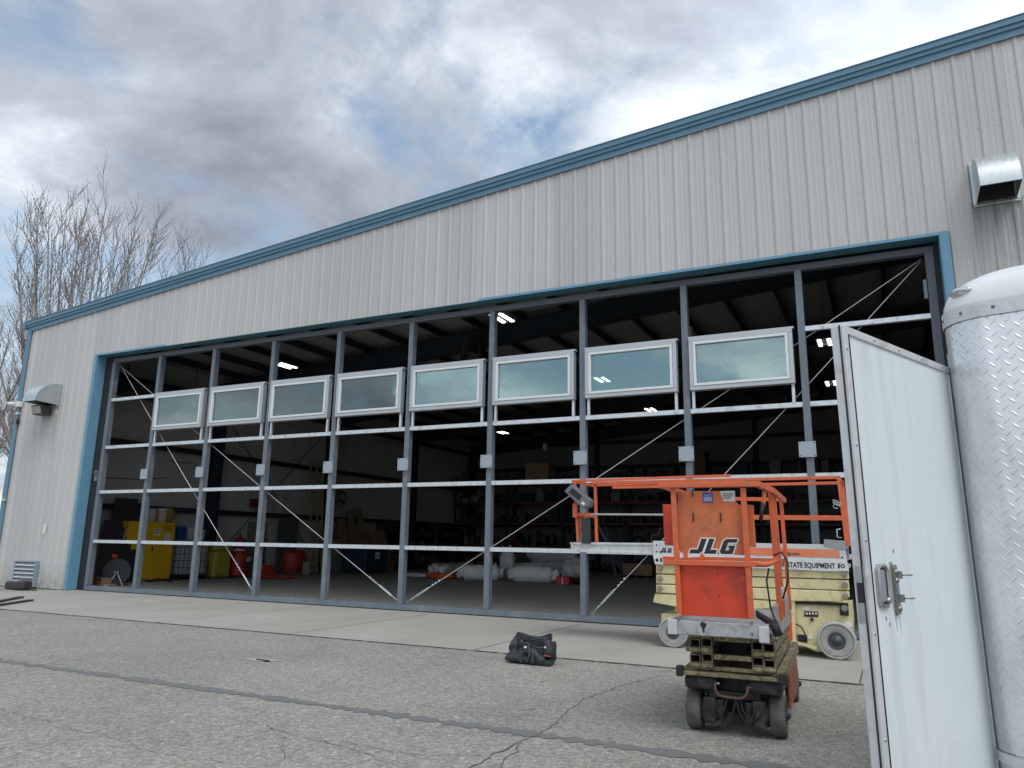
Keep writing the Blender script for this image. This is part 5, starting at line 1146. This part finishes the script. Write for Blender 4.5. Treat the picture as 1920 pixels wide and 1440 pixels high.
# work benches on the side wall
for b0,b1 in ((17.9,20.4),(21.0,23.6),(23.9,26.6)):
    T=thing('work_bench','dark cluttered work bench along the side wall, '+{17.9:'nearest to the plywood',21.0:'the middle one',23.9:'nearest the back corner'}[b0],'bench',(-2.8,(b0+b1)/2,0),group='benches along the side wall')
    f=MB(); f.box(WX+.2,-2.2,b0,b1,.88,.93); f.build('top',dark,T); f=MB()
    for yy in (b0+.05,b1-.11):
        for xx in (WX+.25,-2.3): f.box(xx,xx+.06,yy,yy+.06,.01,.88)
    f.box(WX+.2,-2.2,b0,b1,.25,.28); f.box(WX+.2,WX+.5,b0,b1,1.7,1.73); f.box(WX+.18,WX+.2,b0,b1,.93,2.3); f.build('legs_and_shelf',dark,T)
    stuff(WX+.2,-2.3,b0,b1,.935,.6,6,rnd,'on the %s side bench'%{17.9:'nearest',21.0:'middle',23.9:'farthest'}[b0],axis='y')
    stuff(WX+.2,-2.3,b0+.1,b1-.1,.285,.5,6,rnd,'under the %s side bench'%{17.9:'nearest',21.0:'middle',23.9:'farthest'}[b0],axis='y')
    stuff(WX+.2,WX+.5,b0,b1,1.735,.45,6,rnd,'on the wall shelf over the %s side bench'%{17.9:'nearest',21.0:'middle',23.9:'farthest'}[b0],axis='y')
# pallet racks on the back wall
bm1=mat('rack_red_beam',(.16,.035,.02),.5); bm2=mat('rack_blue_upright',(.02,.03,.05),.5)
names=['leftmost','second','third','fourth','fifth','sixth']
for k in range(6):
    x0=-3.2+k*3.55; x1=x0+3.5; yA,yB=25.4,26.5; LV=(1.45,2.62,3.85,4.85)
    LV=(1.35,2.60,3.75,4.85)
    T=thing('pallet_rack','%s steel pallet rack with red beams along the back wall'%names[k],'rack',((x0+x1)/2,(yA+yB)/2,0),group='pallet racks along the back wall')
    for xx in (x0,x1-.08):
        f=MB()
        for yy in (yA,yB-.08): f.box(xx,xx+.08,yy,yy+.08,.01,5.3)
        for z in (.4,1.4,2.4,3.4,4.4): f.bar((xx+.04,yA+.04,z),(xx+.04,yB-.04,z+.8),.03)
        f.build('upright',bm2,T)
    for z in LV:
        f=MB(); f.box(x0+.081,x1-.081,yA+.0,yA+.05,z-.12,z); f.box(x0+.081,x1-.081,yB-.05,yB,z-.12,z); f.build('beam',bm1,T)
        f=MB(); f.box(x0+.09,x1-.09,yA+.051,yB-.051,z-.03,z-.002); f.build('shelf_deck',mat('dark_decking',(.05,.045,.04)),T)
    for z,hm,nm in ((.012,.9,'floor'),(LV[0],.85,'first shelf'),(LV[1],.8,'second shelf'),(LV[2],.85,'third shelf'),(LV[3],1.0,'top shelf')):
        stuff(x0+.1,x1-.1,yA+.06,yB-.05,z,hm,8,rnd,'on the %s of the %s back rack'%(nm,names[k]))
# big crates on top
for (u0,u1,v0,v1,m_,lab) in ((986,1030,868,896,card,'big cardboard crate on top of the back racks, left part'),(1302,1322,845,884,mat('dark_card',(.20,.13,.07)),'tall brown carton on top of the back racks, right part')):
    A=FY(u0,v1,25.3);B=FY(u1,v0,25.3); f=MB(); f.box(A.x,B.x,25.2,26.3,4.86,B.z); one('shipping_carton',m_,lab,'carton',f)
# wooden crate on floor + white-blue boards
A=FY(1168,1083,18.5);B=FY(1222,1050,18.5); g0=G(1168,1083);g1=G(1222,1085)
T=thing('wooden_crate','low wooden crate with a red lid on the floor left of the cream lift','crate',((g0.x+g1.x)/2,g0.y+.5,0))
f=MB(); 
for k in range(3): f.box(g0.x,g1.x,g0.y,g0.y+.03,.12+k*.17,.12+k*.17+.155)
f.box(g0.x,g0.x+.03,g0.y+.03,g0.y+1,.12,.62); f.box(g1.x-.03,g1.x,g0.y+.03,g0.y+1,.12,.62); f.box(g0.x+.03,g1.x-.03,g0.y+.03,g0.y+1,.12,.60)
f.build('slatted_box',wood,T); f=MB(); f.box(g0.x-.02,g1.x+.02,g0.y-.02,g0.y+1.0,.625,.66); f.build('lid',mat('maroon_lid',(.13,.02,.02)),T)
f=MB()
for x in (g0.x+.2,(g0.x+g1.x)/2,g1.x-.2): f.box(x-.05,x+.05,g0.y+.0,g0.y+1,.01,.118)
f.build('skids',dark,T)
A=G(1155,1082);f=MB(); f.bar((A.x,A.y,.02),(A.x-1.0,A.y+1.5,2.3),.12,.04); one('leaning_plank',mat('blue_plank',(.12,.20,.28)),'pale blue plank leaning behind the first post right of the plastic rolls','plank',f)
# plastic-wrapped rolls
wrm,nt,N,L,b=newmat('clear_wrap_over_white')
f1=noise(nt,3,7,.75,dist=2.5,stretch=(.5,3,3)); L.new(mixc(nt,ramp(nt,f1,[(.35,0),(.65,1)]),(.72,.72,.72),(.90,.90,.89)),b.inputs['Base Color']); b.inputs['Roughness'].default_value=.16; b.inputs['Specular IOR Level'].default_value=.8
bp=nd(nt,'ShaderNodeBump',Strength=.8,Distance=.025); L.new(noise(nt,5,6,.7,dist=3.5,stretch=(.6,2.5,2.5)),bp.inputs['Height']); L.new(bp.outputs[0],b.inputs['Normal'])
def roll(a,b_,r,label,seed,wr=True):
    a=Vector(a);b_=Vector(b_); rr_=random.Random(seed); f=MB(); n=26; pts=[];tp=[]
    for k in range(n+1):
        t=k/n; e=min(t,1-t)*n; pts.append(a.lerp(b_,t)); tp.append(r*(1+rr_.uniform(-.03,.03))*(1 if e>2 else (.55+.22*e)))
    f.tube(pts,r,18,taper=tp)
    for v in f.bm.verts: v.co+=Vector((rr_.uniform(-1,1),rr_.uniform(-1,1),rr_.uniform(-1,1)))*r*.025
    for v in f.bm.verts: v.co.z=max(v.co.z,.014)
    T=f.build('wrapped_roll',wrm,None,label,'roll','plastic-wrapped rolls on the hangar floor'); T_=T
    d=(b_-a).normalized()
    for e,s_ in ((a,-1),(b_,1)):
        f=MB(); lump(f,e+d*s_*.05,r*.55,r*.55,r*.6,seed+5,.5,14,9,.9,.013); f.build('gathered_wrap_end',wrm,T_)
def rg(u,v): p=G(u,v); return p
def rollpx(u0,u1,v0,v1,r,label,seed,lift=0): 
    A=G(u0,v0);B=G(u1,v1); roll((A.x,A.y+r*.6,r+.012+lift),(B.x,B.y+r*.6,r+.012+lift),r,label,seed)
rollpx(862,933,1089,1090,.30,'front left wrapped white roll, crossed by the bracing cable',1)
rollpx(957,1035,1092,1095,.31,'front right wrapped white roll, beside the red box',2)
rollpx(806,850,1081,1078,.27,'leftmost wrapped roll behind the orange sheet',3)
rollpx(826,880,1083,1075,.27,'second wrapped roll from the left, pointing backwards',13)
rollpx(930,1010,1080,1082,.30,'middle back wrapped roll lying behind the two front rolls',4)
rollpx(990,1078,1074,1078,.30,'right back wrapped roll under the topmost one',6)
rollpx(992,1072,1074,1077,.28,'topmost wrapped white roll on the right of the pile',7,lift=.56)
c=G(950,1082); f=MB(); lump(f,(c.x,c.y,.75),.35,.3,.55,15,.35,20,12,.9,.3); one('loose_plastic_wrap',wrm,'crumpled clump of clear wrap standing up in the middle of the rolls','plastic wrap',f)
c=G(1062,1086); f=MB(); lump(f,(c.x+.2,c.y+.2,.3),.5,.4,.42,16,.4,22,14,.9,.012); one('loose_plastic_wrap',wrm,'crumpled clear wrap on the right end of the rolls by the post','plastic wrap',f)
c=G(775,1081); f=MB(); lump(f,(c.x+.5,c.y,.06),.9,.35,.10,17,.3,22,10,.9,.012); one('loose_plastic_wrap',wrm,'flat clear wrap trailing from the left end of the rolls','plastic wrap',f)
c=G(820,1086); f=MB(); lump(f,(c.x,c.y+.2,.08),.62,.3,.16,18,.3,22,10,.9,.012); one('orange_sheet',mat('orange_tarp',(.60,.10,.02),.5,0,.2,12),'crumpled orange sheet on the floor before the leftmost rolls','sheet',f)
c=G(1055,1097); f=MB(); T=thing('red_box','small bright red box with a white band in front of the rolls','box',(c.x,c.y,0)); f.rbox(c.x-.26,c.x+.26,c.y-.02,c.y+.3,.01,.30,.02); f.build('case',mat('box_red',(.48,.015,.03),.4),T); f=MB(); f.box(c.x-.02,c.x+.02,c.y-.024,c.y-.021,.02,.29); f.build('band',white_p,T)
c=G(1078,1096); f=MB(); lump(f,(c.x,c.y+.1,.1),.22,.2,.12,19,.3,18,10,.8,.012); one('black_bag',blackm,'small black bag right of the red box','bag',f)
# hanging lights
emi=mat('lit_tube_panel',(1,.97,.90),.5,0,0,emit=5)
LP=[(11.2,3.2,7.35),(1.9,5.1,7.3),(1.75,21.9,7.3),(18.8,9.1,7.35),(18.6,15.2,7.35),(11.1,11.5,7.35),(11.0,18.2,7.35)]
wh=['front centre, just behind the top of the door','front left, seen above the third window','at the far left back, seen below the fifth window','right side, seen left of the open trailer door top','right side, farther in, by the trailer door','in the centre, seen through the seventh window','at the centre back, just under the windows']
for (x,y,z),w_ in zip(LP,wh):
    T=thing('high_bay_light','lit twin-panel light hanging '+w_,'ceiling light',(x,y,z),group='high bay lights under the roof')
    f=MB(); f.box(x-.22,x+.22,y-.42,y+.42,z,z+.03); f.build('tray',galv,T)
    for s_ in (-1,1): f=MB(); f.box(x+s_*.13-.045,x+s_*.13+.045,y-.38,y+.38,z-.015,z-.001); f.build('lit_panel',emi,T)
    f=MB(); f.tube([(x-.2,y-.4,z+.04),(x,y,z+.5),(x,y,ztop(x)-.6)],.006,5); f.tube([(x+.2,y+.4,z+.04),(x,y,z+.5)],.006,5); f.build('hanging_wire',dark,T)
# heater, white hanging cylinder lamps, overhead fan
q=FX(300,705,-1.9); T=thing('unit_heater','long dark radiant heater hanging under the roof by the side wall','heater',(-2.3,4.2,6.3))
f=MB(); f.rbox(-3.0,-2.0,2.2,5.4,6.15,6.55,.05); f.build('casing',dark,T); f=MB(); f.cyl((-2.5,2.4,6.5),(-2.5,2.4,7.6),.015,n=6); f.cyl((-2.5,5.2,6.5),(-2.5,5.2,7.6),.015,n=6); f.rbox(-2.9,-2.3,4.4,5.0,6.55,6.75,.03); f.build('hanger_rods',dark,T)
for (u,v,yd,lab) in ((733,751,9.0,'white cylinder hanging on a wire, seen through the fourth window'),(1022,838,22.5,'small white cylinder hanging before the back wall girt'),(1293,622,10.5,'small white cylinder hanging high above the eighth window')):
    q=FY(u,v,yd); T=thing('hanging_cylinder',lab,'lamp',(q.x,q.y,q.z),group='white cylinders hanging from the roof')
    f=MB(); f.lathe((q.x,q.y,q.z-.16),(0,0,1),[(0,0),(.11,0),(.12,.02),(.12,.28),(.08,.34),(0,.34)],16); f.build('body',white_p,T); f=MB(); f.cyl((q.x,q.y,q.z+.18),(q.x,q.y,ztop(q.x)-.5),.008,n=5); f.build('wire',dark,T)
q=FY(885,665,6.6); T=thing('drum_fan','dark round fan hanging high behind the sixth window','fan',(q.x,q.y,q.z))
f=MB(); f.lathe(q,(-.5,-.85,0),[(.55,-.12),(.58,-.12),(.58,.12),(.55,.12),(.55,-.12)],28)
for r0 in (.14,.28,.42): f.lathe(q+Vector((-.06,-.1,0)),(-.5,-.85,0),[(r0,0),(r0+.014,0),(r0+.014,.012),(r0,.012),(r0,0)],24)
for k in range(6): a=k*PI/6; f.bar(q+Vector((.85*math.cos(a)*.55-.06,-.5*math.cos(a)*.55-.1,.55*math.sin(a))),q-Vector((.85*math.cos(a)*.55+.06,-.5*math.cos(a)*.55+.1,.55*math.sin(a))),.012)
f.build('cage',dark,T); f=MB(); f.cyl((q.x,q.y,q.z+.55),(q.x,q.y,ztop(q.x)-.6),.02,n=6); f.build('hanger',dark,T)
# thin cracks of old paint on the liner: cable runs
f=MB(); 
for pts in ([(WX+.02,5.1,4.2),(WX+.02,6.4,4.25),(WX+.02,6.6,4.0)],[(WX+.02,1.4,3.95),(WX+.02,2.0,3.85),(WX+.02,2.4,3.95)],[(WX+.02,2.6,3.4),(WX+.02,4.1,3.45),(WX+.02,5.2,3.6)],[(WX+.02,8.2,5.9),(WX+.02,8.6,5.2),(WX+.02,9.2,4.9)]):
    f.tube(pts,.012,5)
f.build('liner_tears',mat('liner_tear',(.05,.05,.05)),BLD)
# ================================================================ trees
bark=mat('pale_grey_bark',(.30,.27,.25),.85,0,.25,6,stretch=(1,1,.2))
budm=mat('twig_bark',(.18,.145,.14),.85,0,.2,6)
def bare_tree(label,base,leaders,seed,zf,spread,hl,dens=1.0):
    r_=random.Random(seed); T=thing('bare_tree',label,'tree',base,group='leafless trees behind the hangar')
    tr=MB(); br=MB(); tw=MB(); B=Vector(base)
    tr.tube([B,B+Vector((.1,0,zf*.5)),B+Vector((.0,0,zf))],.4,10,taper=[.46,.38,.36])
    def grow(mb,p,d,L_,r0,n,up,wob,sides,r1=.25):
        pts=[p.copy()];tp=[r0]; d=d.normalized()
        for k in range(n):
            d=(d+Vector((r_.gauss(0,wob),r_.gauss(0,wob),up+r_.gauss(0,wob)))).normalized(); p=p+d*L_/n; pts.append(p.copy()); tp.append(r0*(1-(1-r1)*(k+1)/n))
        mb.tube(pts,r0,sides,taper=tp,cap=False); return pts,tp,d
    for i in range(leaders):
        an=2*PI*(i+r_.uniform(-.3,.3))/leaders; tilt=R(math.sqrt(r_.uniform(.02,1))*spread) if i else R(4)
        d=Vector((math.sin(tilt)*math.cos(an),math.sin(tilt)*math.sin(an)*.8,math.cos(tilt)))
        H_=hl*(1-.22*(tilt/R(spread))**2)*r_.uniform(.93,1.03)
        pts,tp,_=grow(tr if i<3 else br,B+Vector((0,0,zf*r_.uniform(.45,1.))),d,H_,r_.uniform(.07,.15),14,.05,.014,7,.10)
        for k in range(2,14):
            nb=int(round(r_.uniform(1.2,2.6)*dens))
            for _ in range(nb):
                a=r_.uniform(0,2*PI); m_=R(r_.uniform(18,38)); ax=(pts[min(k+1,14)]-pts[k-1]).normalized(); s_=ax.orthogonal().normalized(); s2=ax.cross(s_)
                dd=ax*math.cos(m_)+(s_*math.cos(a)+s2*math.sin(a))*math.sin(m_)
                L2=H_*.22*(1-.62*k/14)*r_.uniform(.7,1.25)
                p2,t2,_=grow(br,pts[k].lerp(pts[min(k+1,14)],r_.random()),dd,L2,max(.016,tp[k]*.38),7,.15,.028,4,.22)
                for q_ in range(1,7):
                    for _ in range(2 if r_.random()<.55*dens else 1):
                        a=r_.uniform(0,2*PI); m2=R(r_.uniform(20,48)); ax2=(p2[q_+1]-p2[q_-1]).normalized() if q_<7 else dd; s_=ax2.orthogonal().normalized(); s2=ax2.cross(s_)
                        d3=ax2*math.cos(m2)+(s_*math.cos(a)+s2*math.sin(a))*math.sin(m2)
                        p3,t3,_=grow(tw,p2[q_],d3,r_.uniform(.6,1.5),.013,4,.16,.05,3,.4)
                        if k>5:
                            for b4 in p3[2:]:
                                tw.lathe(b4-Vector((0,0,.03)),(0,0,1),[(0,0),(.022,.03),(0,.07)],3)
    tr.build('trunk',bark,T,normals=False); br.build('branches',bark,T,normals=False); tw.build('twigs',budm,T,normals=False)
bare_tree('tall leafless grey tree behind the left end of the hangar roof',(-18.9,11,0),38,5,2.2,38,18.2,.66)
bare_tree('leafless tree farther left, its low branches crossing beside the hangar corner',(-25.5,9,0),11,9,1.8,42,14.,.5)
def hedge_tree(c,h,w_,seed,label):
    r_=random.Random(seed); T=thing('evergreen_tree',label,'tree',c,group='distant evergreens'); f=MB(); f.cyl(c,(c[0],c[1],h*.9),.3,.05,n=8); f.build('trunk',bark,T)
    f=MB()
    for k in range(1500):
        t=r_.random()**.8; a=r_.uniform(0,2*PI); rr_=w_*(1-t)*r_.uniform(.5,1.08)+.1; p=Vector((c[0]+rr_*math.cos(a),c[1]+rr_*math.sin(a),h*(.1+.9*t))); s_=r_.uniform(.25,.6)
        e=Vector((r_.gauss(0,1),r_.gauss(0,1),r_.gauss(0,.5))).normalized(); g_=Vector((r_.gauss(0,1),r_.gauss(0,1),r_.gauss(0,.5))).normalized()
        f.face([p-e*s_*.5,p+g_*s_*.3,p+e*s_*.5])
    f.build('crown',mat('dark_needles',(.025,.04,.025),.8,0,.3,2),T,normals=False)
for k in range(5): hedge_tree((-62-k*7.5,30+k*3.,0),8.5+1.5*math.sin(k*2.1),3.0,50+k,['nearest','second','third','fourth','farthest'][k]+' dark evergreen tree beyond the left end of the hangar')
# ================================================================ sky and light
SUN_AZ=R(62); SUN_EL=R(56)      # azimuth measured from +X towards +Y is taken negative below: sun to the right, slightly in front
sd=Vector((math.cos(SUN_EL)*math.cos(R(-38)),math.cos(SUN_EL)*math.sin(R(-38)),math.sin(SUN_EL)))
W=bpy.data.worlds.new('World'); S.world=W; W.use_nodes=True; nt=W.node_tree; L=nt.links; bg=nt.nodes['Background']; bg.inputs[1].default_value=.10
sky=nt.nodes.new('ShaderNodeTexSky'); sky.sky_type='NISHITA'; sky.sun_disc=False; sky.sun_elevation=SUN_EL; sky.sun_rotation=math.atan2(sd.x,sd.y); sky.air_density=1.2; sky.dust_density=1.0
tc=nt.nodes.new('ShaderNodeTexCoord'); sp=nt.nodes.new('ShaderNodeSeparateXYZ'); L.new(tc.outputs['Generated'],sp.inputs[0])
zc=mathn(nt,'ADD',mathn(nt,'MAXIMUM',sp.outputs[2],0.0),.34)
cb=nt.nodes.new('ShaderNodeCombineXYZ'); L.new(mathn(nt,'DIVIDE',sp.outputs[0],zc),cb.inputs[0]); L.new(mathn(nt,'DIVIDE',sp.outputs[1],zc),cb.inputs[1]); cb.inputs[2].default_value=3.7
def wn(scale,det,rough,dist,off):
    mp=nt.nodes.new('ShaderNodeMapping'); mp.inputs['Location'].default_value=off; L.new(cb.outputs[0],mp.inputs[0])
    return noise(nt,scale,det,rough,mp.outputs[0],dist=dist)
dens=wn(1.5,10,.60,.25,(40.6,33.4,0)); shade=wn(2.3,11,.62,.3,(43.6,28.4,2.)); big=wn(.8,3,.5,.2,(39.6,29.4,5.))
light=ramp(nt,mathn(nt,'ADD',mathn(nt,'MULTIPLY',shade,.70),mathn(nt,'MULTIPLY',big,.40)),[(.38,(.235,.262,.318)),(.46,(.315,.352,.412)),(.54,(.415,.46,.525)),(.60,(.57,.63,.69)),(.69,(.90,.955,.98)),])
mul=nt.nodes.new('ShaderNodeVectorMath'); mul.operation='SCALE'; L.new(light,mul.inputs[0]); 
# brighter where the sun stands behind the cloud
dt=nt.nodes.new('ShaderNodeVectorMath'); dt.operation='DOT_PRODUCT'; L.new(tc.outputs['Generated'],dt.inputs[0]); GL=ray(1800,20).normalized(); dt.inputs[1].default_value=tuple(GL)
glow=mathn(nt,'MULTIPLY',mathn(nt,'POWER',mathn(nt,'MAXIMUM',dt.outputs['Value'],0),30),6.)
# the open sky behind the photographer is brighter
front=mathn(nt,'MULTIPLY',mathn(nt,'MAXIMUM',mathn(nt,'MULTIPLY',sp.outputs[1],-1),0),3.0)
L.new(mathn(nt,'ADD',mathn(nt,'ADD',glow,front),8.2),mul.inputs['Scale'])
bl=nt.nodes.new('ShaderNodeVectorMath'); bl.operation='MULTIPLY'; L.new(sky.outputs[0],bl.inputs[0]); bl.inputs[1].default_value=(1.3,1.22,1.1)
cl=ramp(nt,dens,[(.385,0),(.49,1)])
col=mixc(nt,cl,bl.outputs[0],mul.outputs[0]); L.new(col,bg.inputs[0])
sl_=bpy.data.lights.new('sun','SUN'); so=bpy.data.objects.new('sun',sl_); COL.objects.link(so); sl_.energy=1.0; sl_.angle=R(30); sl_.color=(1,.985,.96)
so.rotation_euler=(-sd).to_track_quat('-Z','Y').to_euler(); so.location=(20,-10,30)
vs=S.view_settings; vs.view_transform='Standard'; vs.look='None'; vs.gamma=1; vs.exposure=0.70; vs.use_curve_mapping=False
try: S.cycles.use_denoising=True; S.cycles.max_bounces=8; S.cycles.transparent_max_bounces=12
except Exception: pass
